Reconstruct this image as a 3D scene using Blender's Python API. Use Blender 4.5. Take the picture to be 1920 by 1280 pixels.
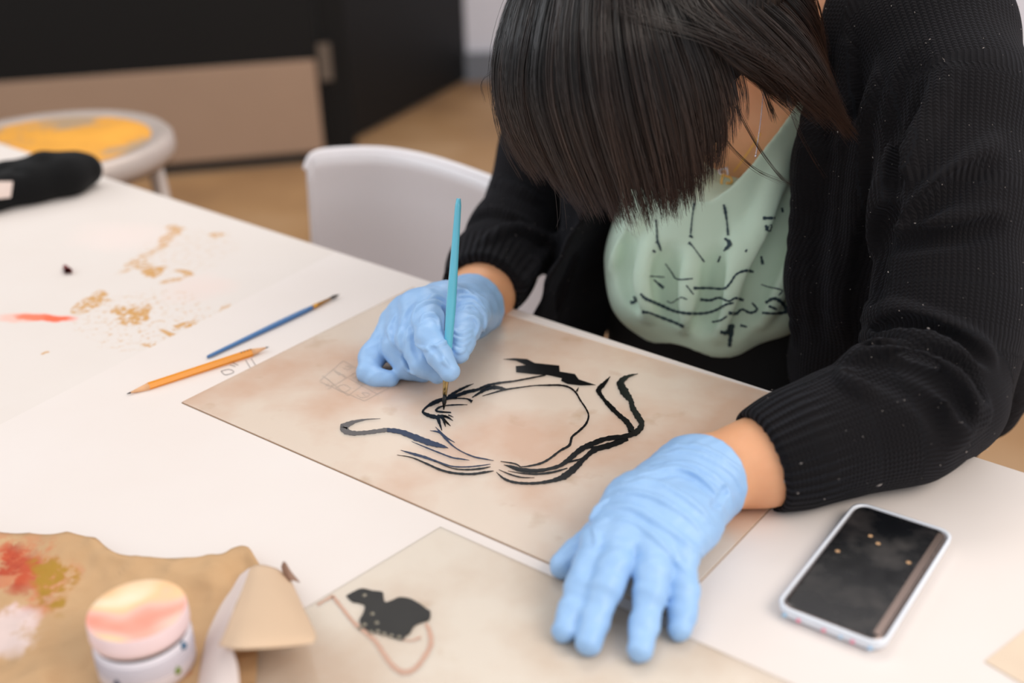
import bpy, math, random
import numpy as np
from mathutils import Vector, Matrix
random.seed(7); rng = np.random.default_rng(7)
S = bpy.context.scene
for o in list(bpy.data.objects): bpy.data.objects.remove(o)
C = S.collection

# ------------------------------------------------------------------ camera
FPX, TAB, CAMH = 2181.0, 0.75, 0.53           # focal length in px, table height, camera above table
N = np.array([-0.02746, -0.89628, -0.44264]); N /= np.linalg.norm(N)   # world up in camera axes (x right, y down, z forward)
Yw = np.array([0, 0, 1.0]) - N[2]*N; Yw /= np.linalg.norm(Yw)
Xw = np.cross(Yw, N)
R = np.array([Xw, Yw, N]); CAM = np.array([0, 0, TAB+CAMH])
def P(u, v, d):                                # point at camera depth d
    return R @ (np.array([(u-960)/FPX, (v-640)/FPX, 1.0])*d) + CAM
def at(u, v, h=0.0):                           # point h above the table top
    r = np.array([(u-960)/FPX, (v-640)/FPX, 1.0]); return P(u, v, -(CAMH-h)/np.dot(r, N))
def fl(u, v, z=0.0):                           # point at world height z
    return at(u, v, z-TAB)
def proj(W):                                   # world -> pixel, depth (vectorised)
    c = (np.asarray(W)-CAM) @ R
    return 960+FPX*c[..., 0]/c[..., 2], 640+FPX*c[..., 1]/c[..., 2], c[..., 2]
cd = bpy.data.cameras.new('camera'); cam = bpy.data.objects.new('camera', cd); C.objects.link(cam)
M4 = Matrix.Identity(4)
for j, ax in enumerate(((1, 0, 0), (0, -1, 0), (0, 0, -1))):
    w = R @ np.array(ax, float)
    for i in range(3): M4[i][j] = w[i]
for i in range(3): M4[i][3] = CAM[i]
cam.matrix_world = M4
cd.sensor_width = 36; cd.lens = FPX/1920*36; cd.clip_start = 0.05
cd.dof.use_dof = True; cd.dof.focus_distance = 1.02; cd.dof.aperture_fstop = 2.6; cd.dof.aperture_blades = 0
S.camera = cam
# ------------------------------------------------------------------ light
W = bpy.data.worlds.new('world'); S.world = W; W.use_nodes = True
W.node_tree.nodes['Background'].inputs[0].default_value = (0.95, 0.97, 1.0, 1); W.node_tree.nodes['Background'].inputs[1].default_value = 0.98
def area(name, loc, target, sx, sy, power, col):
    l = bpy.data.lights.new(name, 'AREA'); l.shape = 'RECTANGLE'; l.size = sx; l.size_y = sy; l.energy = power; l.color = col
    o = bpy.data.objects.new(name, l); C.objects.link(o); o.location = loc
    o.rotation_euler = (Vector(target)-Vector(loc)).to_track_quat('-Z', 'Y').to_euler(); return o
area('window_light', (-4.2, 2.6, 3.2), (0.1, 1.0, 0.8), 3.0, 2.0, 50, (0.88, 0.94, 1.0))
area('ceiling_light', (2.3, -0.5, 3.2), (0.4, 1.0, 0.8), 2.4, 1.8, 84, (1.0, 0.90, 0.80))
area('ceiling_light', (0.3, 3.0, 3.6), (0.0, 4.0, 0.0), 2.2, 1.2, 55, (1.0, 0.92, 0.84))
S.view_settings.view_transform = 'Standard'; S.view_settings.look = 'None'
S.view_settings.exposure = -0.20; S.view_settings.gamma = 1; S.view_settings.use_curve_mapping = False

# ------------------------------------------------------------------ materials
def lin(c):
    return tuple(((x/255)/12.92 if x/255 <= .04045 else ((x/255+.055)/1.055)**2.4) for x in c)
class NT:
    def __init__(s, name):
        s.m = bpy.data.materials.new(name); s.m.use_nodes = True; s.t = s.m.node_tree; s.n = s.t.nodes; s.b = s.n['Principled BSDF']
    def add(s, kind, **k):
        x = s.n.new(kind)
        for a, v in k.items(): setattr(x, a, v)
        return x
    def link(s, a, b): s.t.links.new(a, b)
    def math(s, op, a, b=None, clamp=False):
        x = s.n.new('ShaderNodeMath'); x.operation = op; x.use_clamp = clamp
        for i, q in enumerate((a, b)):
            if q is None: continue
            if isinstance(q, (int, float)): x.inputs[i].default_value = q
            else: s.link(q, x.inputs[i])
        return x.outputs[0]
    def ramp(s, fac, stops):
        x = s.n.new('ShaderNodeValToRGB'); e = x.color_ramp.elements
        while len(e) < len(stops): e.new(0.5)
        for el, (p, c) in zip(e, stops): el.position = p; el.color = (*c, 1)
        s.link(fac, x.inputs[0]); return x.outputs[0]
    def noise(s, scale, detail=3, vec=None, rough=.5, stretch=None):
        x = s.n.new('ShaderNodeTexNoise'); x.inputs['Scale'].default_value = scale; x.inputs['Detail'].default_value = detail; x.inputs['Roughness'].default_value = rough
        if vec is None: vec = s.n.new('ShaderNodeTexCoord').outputs['Object']
        if stretch:
            m = s.n.new('ShaderNodeMapping'); m.inputs['Scale'].default_value = stretch; s.link(vec, m.inputs[0]); vec = m.outputs[0]
        s.link(vec, x.inputs['Vector']); return x.outputs['Fac']
    def mix(s, fac, a, b):
        x = s.n.new('ShaderNodeMix'); x.data_type = 'RGBA'
        for idx, q in ((0, fac), (6, a), (7, b)):
            if isinstance(q, (int, float)): x.inputs[idx].default_value = q
            elif isinstance(q, tuple): x.inputs[idx].default_value = (*q[:3], 1)
            else: s.link(q, x.inputs[idx])
        return x.outputs[2]
    def bump(s, h, strength=.3, dist=.001):
        x = s.n.new('ShaderNodeBump'); x.inputs['Strength'].default_value = strength; x.inputs['Distance'].default_value = dist
        s.link(h, x.inputs['Height']); s.link(x.outputs[0], s.b.inputs['Normal'])
    def set(s, **k):
        for a, v in k.items():
            a = a.replace('_', ' ')
            i = s.b.inputs[a]
            if hasattr(v, 'node'): s.link(v, i)
            else: i.default_value = (*v, 1) if isinstance(v, tuple) and len(v) == 3 and i.type == 'RGBA' else v
        return s
def plain(name, col, rough=.5, var=.08, scale=40, metal=0, bump=0, **k):
    t = NT(name); c = lin(col); n = t.noise(scale, 4)
    t.set(Base_Color=t.mix(n, tuple(x*(1-var) for x in c), tuple(min(1, x*(1+var)) for x in c)), Roughness=rough, Metallic=metal, **k)
    if bump: t.bump(n, bump)
    return t.m

# ------------------------------------------------------------------ object helpers
def link(name, me, mat=None, parent=None, smooth=True):
    o = bpy.data.objects.new(name, me); C.objects.link(o)
    if mat: me.materials.append(mat)
    if smooth and hasattr(me, 'polygons') and len(me.polygons): me.polygons.foreach_set('use_smooth', [True]*len(me.polygons))
    if parent is not None:
        o.parent = parent; o.location = -Vector(parent.location) if parent.parent is None else (0, 0, 0)
    return o
def mesh(name, v, f, mat=None, parent=None, smooth=True):
    me = bpy.data.meshes.new(name); me.from_pydata([tuple(map(float, x)) for x in v], [], [tuple(int(i) for i in q) for q in f]); me.update()
    return link(name, me, mat, parent, smooth)
def recenter(o):                                # put a free mesh's origin at its base
    me = o.data; a = np.empty(len(me.vertices)*3); me.vertices.foreach_get('co', a); a = a.reshape(-1, 3)
    c = (a.min(0)+a.max(0))/2; c[2] = a[:, 2].min(); a -= c; me.vertices.foreach_set('co', a.ravel()); o.location = c; me.update(); return o
def tag(o, label=None, cat=None, group=None, kind=None):
    for k, v in (('label', label), ('category', cat), ('group', group), ('kind', kind)):
        if v: o[k] = v
    return o
def empty(name, loc, label, cat, group=None):
    o = bpy.data.objects.new(name, None); C.objects.link(o); o.location = Vector([float(x) for x in loc]); o.empty_display_size = .05
    return tag(o, label, cat, group)
def tube(pts, rad, n=12, cap=True, flat=None):
    """swept tube: pts (k,3), rad scalar/list; returns verts, faces"""
    pts = np.array(pts, float); k = len(pts); rad = np.broadcast_to(np.array(rad, float), (k,))
    T = np.gradient(pts, axis=0); T /= np.linalg.norm(T, axis=1)[:, None]+1e-12
    up = np.array([0, 0, 1.0]) if abs(T[0][2]) < .9 else np.array([1.0, 0, 0]); V = []; F = []
    a = np.cross(T[0], up); a /= np.linalg.norm(a)
    for i in range(k):
        a = a-T[i]*np.dot(a, T[i]); a /= np.linalg.norm(a); b = np.cross(T[i], a)
        for j in range(n):
            t = 2*math.pi*j/n; V.append(pts[i]+rad[i]*(math.cos(t)*a+math.sin(t)*b))
    for i in range(k-1):
        for j in range(n): F.append((i*n+j, i*n+(j+1) % n, (i+1)*n+(j+1) % n, (i+1)*n+j))
    if cap: F.append(tuple(range(n))[::-1]); F.append(tuple((k-1)*n+j for j in range(n)))
    return V, F
def lathe(prof, n=48, c=(0, 0, 0)):
    V = []; F = []
    for r, z in prof:
        for j in range(n): t = 2*math.pi*j/n; V.append((c[0]+r*math.cos(t), c[1]+r*math.sin(t), c[2]+z))
    for i in range(len(prof)-1):
        for j in range(n): F.append((i*n+j, i*n+(j+1) % n, (i+1)*n+(j+1) % n, (i+1)*n+j))
    return V, F
def join(parts):
    V = []; F = []
    for v, f in parts: o = len(V); V += list(v); F += [tuple(i+o for i in q) for q in f]
    return V, F
def slab(corners, th, z0=None):
    """flat quad/polygon (world xy corners at z) with thickness th downwards->up"""
    n = len(corners); c = [np.array(p, float) for p in corners]
    V = c+[p+np.array([0, 0, th]) for p in c]
    F = [tuple(range(n))[::-1], tuple(range(n, 2*n))]+[(i, (i+1) % n, n+(i+1) % n, n+i) for i in range(n)]
    return V, F
def box(x0, x1, y0, y1, z0, z1):
    return slab([(x0, y0, z0), (x1, y0, z0), (x1, y1, z0), (x0, y1, z0)], z1-z0)
def bevel(o, w=.002, seg=3):
    m = o.modifiers.new('bevel', 'BEVEL'); m.width = w; m.segments = seg; m.limit_method = 'ANGLE'; return o
def cat(pts, m=8):
    """Catmull-Rom through rows of any width"""
    p = np.array(pts, float); p = np.vstack([2*p[0]-p[1], p, 2*p[-1]-p[-2]]); out = []
    for i in range(1, len(p)-2):
        for t in np.arange(m)/m:
            out.append(.5*((2*p[i])+(-p[i-1]+p[i+1])*t+(2*p[i-1]-5*p[i]+4*p[i+1]-p[i+2])*t*t+(-p[i-1]+3*p[i]-3*p[i+1]+p[i+2])*t**3))
    out.append(p[-2]); return np.array(out)

# ------------------------------------------------------------------ implicit surfaces
def smin(a, b, k):
    if k <= 0: return np.minimum(a, b)
    h = np.clip(.5+.5*(b-a)/k, 0, 1); return b*(1-h)+a*h-k*h*(1-h)
def d_cap(p, a, b, ra, rb):
    ba = b-a; L = np.dot(ba, ba)+1e-12; t = np.clip(((p-a) @ ba)/L, 0, 1)
    return np.linalg.norm(p-a-t[:, None]*ba, axis=1)-(ra+(rb-ra)*t)
def d_ell(p, c, r, Q):
    q = (p-c) @ Q; k0 = np.linalg.norm(q/r, axis=1); k1 = np.linalg.norm(q/(r*r), axis=1)+1e-9
    return k0*(k0-1)/k1
class Field:
    full = False
    def __init__(s): s.ops = []
    def chain(s, pts, k=.008, sub=False, mir=None):      # pts: [(xyz, r), ...]
        for (a, ra), (b, rb) in zip(pts[:-1], pts[1:]):
            a = np.array(a, float); b = np.array(b, float); s.ops.append(('cap', (a, b, ra, rb), k, sub, (a+b)/2, np.linalg.norm(a-b)/2+max(ra, rb)))
        return s
    def ell(s, c, r, Q=None, k=.02, sub=False):
        c = np.array(c, float); s.ops.append(('ell', (c, np.array(r, float), np.eye(3) if Q is None else Q), k, sub, c, max(r))); return s
    def fn(s, f): s.ops.append(('fn', f, 0, False, None, 0)); return s
    def __call__(s, p):
        d = np.full(len(p), 1.0); b0, b1 = p.min(0), p.max(0)
        for kind, a, k, sub, c, br in s.ops:
            if kind == 'fn': d = a(p, d); continue
            gap = np.linalg.norm(np.maximum(0, np.maximum(b0-c, c-b1)))
            if not Field.full and gap > br+(k*1.5+.03 if br < .05 else .12): continue
            if br < .05 and not Field.full:      # small primitive: only touch near points
                near = np.nonzero(((p-c)**2).sum(1) < (br+k*1.5+.03)**2)[0]
                if not len(near): continue
                q = d_cap(p[near], *a) if kind == 'cap' else d_ell(p[near], *a)
                d[near] = -smin(-d[near], q, k) if sub else smin(d[near], q, k); continue
            q = d_cap(p, *a) if kind == 'cap' else d_ell(p, *a)
            d = -smin(-d, q, k) if sub else smin(d, q, k)
        return d
def polygonise(F, lo, hi, h, B=8):
    lo = np.array(lo, float); n = (np.ceil((np.array(hi)-lo)/(h*B))).astype(int)
    ctr = np.stack(np.meshgrid(*[np.arange(k) for k in n], indexing='ij'), -1).reshape(-1, 3)
    cw = lo+(ctr+.5)*B*h; dc = F(cw); N_ = n*B+1
    D = np.empty(tuple(N_), np.float32)
    big = np.repeat(np.repeat(np.repeat(np.sign(dc).reshape(n), B, 0), B, 1), B, 2)
    D[:-1, :-1, :-1] = big; D[-1] = 1; D[:, -1] = 1; D[:, :, -1] = 1
    act = ctr[np.abs(dc) < B*h*.87*1.7+.004]
    loc = np.stack(np.meshgrid(*[np.arange(B+1)]*3, indexing='ij'), -1).reshape(-1, 3)
    for i in range(0, len(act), 48):
        g = (act[i:i+48, None, :]*B+loc[None]).reshape(-1, 3)
        D[g[:, 0], g[:, 1], g[:, 2]] = F(lo+g*h)
    I = D < 0
    cnt = np.zeros(tuple(N_-1), np.uint8)
    for dx in (0, 1):
        for dy in (0, 1):
            for dz in (0, 1): cnt += I[dx:N_[0]-1+dx, dy:N_[1]-1+dy, dz:N_[2]-1+dz]
    cx, cy, cz = np.nonzero((cnt > 0) & (cnt < 8)); idx = np.full(tuple(N_-1), -1, np.int32); idx[cx, cy, cz] = np.arange(len(cx))
    acc = np.zeros((len(cx), 3)); num = np.zeros(len(cx))
    for ax in range(3):
        o = [a for a in range(3) if a != ax]
        for u in (0, 1):
            for v in (0, 1):
                off = [0, 0, 0]; off[o[0]] = u; off[o[1]] = v; off2 = list(off); off2[ax] = 1
                a = D[cx+off[0], cy+off[1], cz+off[2]]; b = D[cx+off2[0], cy+off2[1], cz+off2[2]]
                m = (a < 0) != (b < 0); t = np.where(m, a/(a-b+1e-20), 0)
                q = np.tile(np.array(off, float), (len(cx), 1)); q[:, ax] = t
                acc += q*m[:, None]; num += m
    V = lo+(np.stack([cx, cy, cz], -1)+acc/num[:, None])*h
    faces = []
    for ax in range(3):
        sl = [slice(1, -1)]*3; sl[ax] = slice(0, -1); s2 = list(sl); s2[ax] = slice(1, None)
        A = I[tuple(sl)]; Bb = I[tuple(s2)]; x = np.stack(np.nonzero(A != Bb), -1); inside = A[x[:, 0], x[:, 1], x[:, 2]]
        o = [a for a in range(3) if a != ax]; base = x.copy(); base[:, o[0]] += 1; base[:, o[1]] += 1
        def cell(du, dv):
            c = base.copy(); c[:, o[0]] -= du; c[:, o[1]] -= dv; return idx[c[:, 0], c[:, 1], c[:, 2]]
        q = np.stack([cell(1, 1), cell(0, 1), cell(0, 0), cell(1, 0)], -1)
        flip = inside if ax != 1 else ~inside; q[~flip] = q[~flip][:, ::-1]; faces.append(q)
    Fq = np.vstack(faces); Fq = Fq[(Fq >= 0).all(1)]
    return V, Fq
def fastmesh(name, V, F, mat, parent):
    me = bpy.data.meshes.new(name); k = F.shape[1]
    me.vertices.add(len(V)); me.vertices.foreach_set('co', np.asarray(V, np.float32).ravel())
    me.loops.add(F.size); me.loops.foreach_set('vertex_index', F.astype(np.int32).ravel())
    me.polygons.add(len(F)); me.polygons.foreach_set('loop_start', np.arange(0, F.size, k, dtype=np.int32))
    try: me.polygons.foreach_set('loop_total', np.full(len(F), k, np.int32))
    except Exception: pass
    me.update(calc_edges=True); me.validate(); return link(name, me, mat, parent)
def trace_many(F, uv, d0=.6, d1=1.9):
    """depths of the first surface of F along the sight lines of pixels uv (nan = missed)"""
    uv = np.array(uv, float).reshape(-1, 2); ray = np.stack([(uv[:, 0]-960)/FPX, (uv[:, 1]-640)/FPX, np.ones(len(uv))], 1) @ R.T
    d = np.full(len(uv), d0); live = np.ones(len(uv), bool); out = np.full(len(uv), np.nan); Field.full = True
    for _ in range(110):
        k = np.nonzero(live)[0]
        if not len(k): break
        s = F(CAM+ray[k]*d[k, None]); hit = s < 4e-4; out[k[hit]] = d[k[hit]]; d[k] += np.maximum(s*.85, 4e-4); live[k[hit]] = False; live[d > d1] = False
    Field.full = False; return out
def trace(F, u, v, d0=.6, d1=1.9):
    r = trace_many(F, [(u, v)], d0, d1)[0]; return None if np.isnan(r) else r
def on_surf(F, pts, off=0.0):
    return [P(u, v, d-off) for (u, v), d in zip(pts, trace_many(F, pts)) if not np.isnan(d)]
def ridge(F, base, pts, r, k=.006, off=0.0, sub=False, m=4):
    """lay a fold traced by pixel points on the surface of base"""
    q = cat(pts, m); s = on_surf(base, q[:, :2], off)
    if len(s) > 2:
        n = len(s); w = [math.sin(math.pi*(i+.5)/n)**.7 for i in range(n)]
        F.chain([(p+R[:, 2]*r*.8*(1-w[i])*(-1 if sub else 1), r*(.30+.70*w[i])) for i, p in enumerate(s)], k, sub)
def grad(F, p, e=.0015):
    g = np.stack([F(p+np.eye(3)[i]*e)-F(p-np.eye(3)[i]*e) for i in range(3)], -1); return g/(np.linalg.norm(g, axis=1)[:, None]+1e-9)

# ------------------------------------------------------------------ procedural materials of the room
def wall_mat(name, col): return plain(name, col, .85, .03, 3, bump=.05)
M_wall = wall_mat('white_wall_paint', (226, 225, 234)); M_base = plain('grey_skirting', (120, 124, 132), .6)
M_black = plain('black_door_paint', (8, 8, 9), .55, .3, 2, Specular_IOR_Level=.28); M_hinge = plain('dull_hinge_metal', (104, 92, 82), .5, .1, 20, metal=.3); M_kick = plain('brushed_kick_plate', (172, 146, 126), .42, .05, 5, metal=.35)
t = NT('worn_floor'); n = t.noise(1.6, 5)
t.set(Base_Color=t.ramp(n, [(.3, lin((128, 94, 62))), (.55, lin((160, 122, 82))), (.75, lin((176, 142, 106)))]), Roughness=.55); M_floor = t.m
def structure(name, vf, m, parent=None, smooth=False):
    o = mesh(name, *vf, m, parent, smooth); 
    if parent is None: o['kind'] = 'structure'
    return o
structure('floor', box(-6, 6, -2.5, 8, -.05, 0), M_floor)
def panel(a, b, z0, z1, th):                    # upright slab from a to b (xy), thickness away from the camera
    a = np.array(a[:2], float); b = np.array(b[:2], float); n = np.array([-(b-a)[1], (b-a)[0]]); n /= np.linalg.norm(n)
    if np.dot(n, a) < 0: n = -n
    q = [(*a, z0), (*b, z0), (*(b+n*th), z0), (*(a+n*th), z0)]; return slab(q, z1-z0)
def toward(a, b, t): return a+(b-a)*t
dA, dB = fl(320, 329), fl(616, 303)
dL = dB+(dA-dB)*2.25
wb0 = fl(872, 152); wbx = wb0+np.array([4.5, -.1, 0])
structure('wall_back', panel(wb0+np.array([.0, .02, 0]), wbx, 0, 2.9, .1), M_wall)
structure('baseboard_back', panel(wb0+np.array([.0, -.012, 0]), wbx+np.array([0, -.03, 0]), 0, .13, .012), M_base)
rw0, rw1 = fl(1500, 612), fl(2700, 668)
structure('wall_right', panel(rw0, rw1, 0, 2.9, .12), M_wall)
structure('baseboard_right', panel(rw0-np.array([0, .014, 0]), rw1-np.array([0, .014, 0]), 0, .09, .012), M_base)
structure('wall_left', panel(dL+np.array([0, .1, 0]), dL+np.array([-4.0, .1, 0]), 0, 2.9, .12), M_black)
structure('wall_front', panel(dL+np.array([0.0, .06, 0]), dB+np.array([.02, .06, 0]), 2.16, 2.9, .12), M_black)
d1 = structure('door_1', panel(dL, dB, .012, 2.15, .05), M_black)
u = (dB-dL)/np.linalg.norm(dB-dL)
k0 = dB-u*1.20; nrm = np.array([-u[1], u[0], 0]); nrm = -nrm if np.dot(nrm, dB) > 0 else nrm
bevel(structure('kick_plate', panel(k0+nrm*.006, dB-u*.012+nrm*.006, .045, .375, .004), M_kick, d1), .001, 1)
for z in (.30, 1.05, 1.8): structure('hinge', panel(dB+u*.0+nrm*.012, dB+u*.045+nrm*.012, z, z+.13, .006), M_hinge, d1)
jb = dB+u*.06
d2 = structure('door_2', panel(fl(628, 284), fl(876, 152), .012, 2.15, .05), M_black)
hb = toward(fl(628, 284), fl(876, 152), .33); hv = fl(876, 152)-fl(628, 284); hv /= np.linalg.norm(hv); hn = np.array([hv[1], -hv[0], 0])
structure('hinge', panel(hb+hn*.008, hb+hv*.1+hn*.008, .52, .67, .006), M_hinge, d2)
structure('trim_1', panel(jb-u*.06+np.array([0, .05, 0]), jb+u*.04+np.array([0, .05, 0]), 0, 2.15, .1), M_black)

# ------------------------------------------------------------------ work table, its paper and sheets
e0, e1 = at(0, 268), at(1920, 884); ex = (e1-e0)/np.linalg.norm(e1-e0); ey = np.array([ex[1], -ex[0], 0]); ey = ey if ey[1] < 0 else -ey
tA = e0-ex*.55; tB = e1+ex*.9; tD = tA+ey*1.25; tC = tB+ey*1.25
t = NT('stained_tabletop'); tc = t.add('ShaderNodeTexCoord').outputs['Object']
def warped(t, tc):                              # irregular outlines for the smears
    nz = t.add('ShaderNodeTexNoise'); nz.inputs['Scale'].default_value = 24; nz.inputs['Detail'].default_value = 4; t.link(tc, nz.inputs['Vector'])
    a = t.add('ShaderNodeVectorMath', operation='SUBTRACT'); t.link(nz.outputs['Color'], a.inputs[0]); a.inputs[1].default_value = (.5, .5, .5)
    b = t.add('ShaderNodeVectorMath', operation='MULTIPLY_ADD'); t.link(a.outputs[0], b.inputs[0]); b.inputs[1].default_value = (.045, .045, 0); t.link(tc, b.inputs[2])
    s_ = t.add('ShaderNodeSeparateXYZ'); t.link(b.outputs[0], s_.inputs[0]); return s_
sep = warped(t, tc); base = tuple(lin((226, 217, 211)))
n1 = t.noise(9, 5); col = t.mix(t.math('MULTIPLY', n1, .35), base, lin((212, 198, 186)))
sp = t.noise(130, 5, rough=.75)
tabo = (tA+tB+tC+tD)/4
def smear(u0, v0, u1, v1, w, c, k, thr=.5, sc=130, soft=1.6):
    """ochre or red paint smear between two points: ellipse mask times splatter noise"""
    global col
    a = at(u0, v0)-tabo; b = at(u1, v1)-tabo; c0 = (a+b)/2; L = np.linalg.norm(b-a)/2; ca = (b-a)/(2*L)
    x = t.math('SUBTRACT', sep.outputs[0], float(c0[0])); y = t.math('SUBTRACT', sep.outputs[1], float(c0[1]))
    p = t.math('ADD', t.math('MULTIPLY', x, float(ca[0]/L)), t.math('MULTIPLY', y, float(ca[1]/L)))
    q = t.math('ADD', t.math('MULTIPLY', x, float(-ca[1]/w)), t.math('MULTIPLY', y, float(ca[0]/w)))
    r = t.math('ADD', t.math('MULTIPLY', p, p), t.math('MULTIPLY', q, q))
    m = t.math('MULTIPLY', t.math('SUBTRACT', 1.0, r, True), soft, True)
    nz = t.math('MULTIPLY', t.math('SUBTRACT', t.noise(sc, 4, rough=.7), thr), 9.0, True) if thr else 1.0
    f = t.math('MULTIPLY', t.math('MULTIPLY', m, nz), k)
    col = t.mix(f, col, lin(c))
OC = (205, 155, 92)
for a in ((150, 590, 190, 548, .012, .9, .47), (215, 605, 280, 590, .012, .9, .45), (235, 600, 262, 568, .014, .8, .5), (320, 640, 368, 652, .008, .9, .42), (285, 662, 360, 655, .010, .9, .46),
          (340, 612, 415, 612, .006, .8, .48), (265, 515, 312, 505, .008, .9, .40), (215, 520, 305, 462, .008, .6, .47), (310, 430, 345, 424, .008, .7, .42), (395, 440, 425, 434, .010, .7, .40),
          (338, 505, 350, 520, .005, .8, .4), (75, 662, 90, 662, .004, .9, .4), (300, 470, 330, 425, .006, .8, .42), (160, 585, 185, 540, .006, .9, .44), (255, 602, 268, 575, .006, .9, .42), (300, 618, 360, 650, .005, .95, .40), (420, 612, 330, 606, .005, .9, .42), (205, 575, 250, 600, .007, .9, .44), (262, 480, 280, 520, .007, .7, .46), (300, 530, 345, 520, .006, .7, .44), (275, 640, 300, 660, .006, .8, .44), (400, 590, 440, 570, .004, .6, .46), (180, 560, 380, 640, .05, .6, .57), (250, 470, 440, 470, .06, .25, .55)):
    smear(a[0], a[1], a[2], a[3], a[4]*1.5, OC, min(1, a[5]*1.15), a[6]-.03, soft=2.4)
smear(20, 590, 150, 598, .012, (252, 96, 50), .95, 0, soft=1.4); smear(-20, 600, 90, 592, .02, (250, 150, 120), .4, 0)
smear(330, 520, 420, 560, .05, (240, 205, 195), .35, 0, soft=.8); smear(130, 425, 330, 460, .06, (244, 220, 212), .4, 0, soft=.8); smear(145, 716, 158, 716, .006, (170, 185, 215), .6, 0)
t.set(Base_Color=col, Roughness=.62); M_tab = t.m
root = empty('work_table', tabo*np.array([1, 1, 0]), 'white laminate work table with ochre and orange paint stains', 'table')
o = mesh('table_top', *slab([c-tabo for c in (tA, tB, tC, tD)], -.028), M_tab, None, False); bevel(o, .002, 2); o.parent = root; o.location = (0, 0, TAB)
M_leg = plain('table_leg_metal', (90, 90, 92), .4, .1, 10, metal=.6)
for c, sx, sy in ((tA, 1, 1), (tB, -1, 1), (tC, -1, -1), (tD, 1, -1)):
    q = c+ex*sx*.12+ey*sy*.12-tabo; v, f = tube([(q[0], q[1], 0), (q[0], q[1], TAB-.028)], .022, 16); o = mesh('leg', v, f, M_leg); o.parent = root
# paper cover over the right part of the table
t = NT('white_cover_paper'); n = t.noise(5, 4)
t.set(Base_Color=t.mix(n, lin((231, 223, 219)), lin((224, 212, 204))), Roughness=.55, Specular_IOR_Level=.3); t.bump(t.noise(14, 3), .25, .002); M_paper = t.m
pa, pb = at(-250, 925), at(631, 469.5)
pc = e1+ex*.6+ey*.004; pb2 = pb+ey*.0; pdv = pc+ey*1.15; pan = at(-250, 925)+ey*.75
o = mesh('cover_paper', *slab([at(-250, 925, .0004), at(631, 473, .0004), pc+np.array([0, 0, .0004]), pdv+np.array([0, 0, .0004]), pan+np.array([0, 0, .0004])], .0006), M_paper, None, False)
recenter(o); tag(o, 'white paper cover spread over the right side of the table', 'paper')
HP = .0011                                     # top of the cover paper
def ribbon(strokes, h, th=.00025, conv=None, m=7):
    """painted strokes (u, v, width px) as thin raised shapes on the plane h"""
    Vs, Fs = [], []
    for st in strokes:
        q = cat(st, m); c = q[:, :2]; d = np.gradient(c, axis=0); d /= np.linalg.norm(d, axis=1)[:, None]+1e-9; nn = np.stack([-d[:, 1], d[:, 0]], -1)*np.maximum(q[:, 2:3], .6)/2
        v = []
        for i in range(len(c)):
            jit = 1+.12*math.sin(i*2.3)+.08*math.sin(i*5.1)
            for s in (-1, 1):
                for hh in (h, h+th): v.append(at(*(c[i]+s*nn[i]*jit), hh))
        f = []
        for i in range(len(c)-1):
            a = 4*i; b = a+4; f += [(a+1, a+3, b+3, b+1), (a, b, b+2, a+2), (a, a+1, b+1, b), (a+2, b+2, b+3, a+3)]
        f += [(0, 2, 3, 1), (len(v)-4, len(v)-3, len(v)-1, len(v)-2)]
        Vs.append((v, f))
    return join(Vs)
def polyshape(pts, h, th=.0003):
    b = [at(u, v, h) for u, v in pts]; return slab(b, th)
def sheet_mat(name, tr, df, k, blot):
    t = NT(name); n = t.noise(7, 5); n2 = t.noise(22, 4); o_ = t.n['Material Output']; scr = t.noise(60, 6, rough=.8, stretch=(1, 6, 1))
    c = t.mix(t.math('MULTIPLY', t.math('SUBTRACT', n, .44, True), 5.0, True), lin(df), lin(blot))
    c = t.mix(t.math('MULTIPLY', t.math('SUBTRACT', n2, .62, True), 4.0, True), c, lin((206, 176, 140)))
    td = t.add('ShaderNodeBsdfTransparent'); td.inputs[0].default_value = (*lin(tr), 1)
    t.set(Base_Color=c, Roughness=.16, Specular_IOR_Level=.55, Coat_Weight=.4, Coat_Roughness=.12); t.bump(scr, .05, .0005)
    mx = t.add('ShaderNodeMixShader'); mx.inputs[0].default_value = k; t.link(td.outputs[0], mx.inputs[1]); t.link(t.b.outputs[0], mx.inputs[2]); t.link(mx.outputs[0], o_.inputs[0]); return t.m
M_sheet = sheet_mat('aged_acrylic', (253, 247, 242), (250, 238, 224), .52, (236, 204, 180))
M_sheet2 = sheet_mat('scuffed_acetate', (252, 247, 241), (246, 238, 226), .52, (228, 208, 188))
M_ink = plain('wet_black_ink', (12, 12, 13), .22, .3, 60, Specular_IOR_Level=.35); M_ink2 = plain('thinned_blue_black_ink', (34, 46, 72), .4, .25, 60); M_ink3 = plain('dry_grey_ink', (92, 88, 88), .6, .2, 90)
M_pencil = plain('graphite_line', (112, 98, 92), .8); M_edge = plain('sheet_edge', (150, 120, 92), .4)
sA, sB, sC, sD = at(342, 757), at(775, 541), at(1605, 789), at(1252, 1156)
def mk_sheet(name, cs, h, th, m, label, cat_):
    c = [q+np.array([0, 0, h]) for q in cs]; o = mesh(name, *slab(c, th), m, None, False); bevel(o, .0004, 1); recenter(o); tag(o, label, cat_); return o
sheet1 = mk_sheet('acrylic_sheet', [sA, sB, sC, sD], HP, .0016, M_sheet, 'clear aged acrylic sheet with black ink drawing under both gloved hands', 'plastic sheet')
def child(name, vf, m, par, label=None, smooth=False):
    o = mesh(name, *vf, m, None, smooth); o.parent = par; o.location = -par.location
    if label: o['label'] = label
    return o
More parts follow.
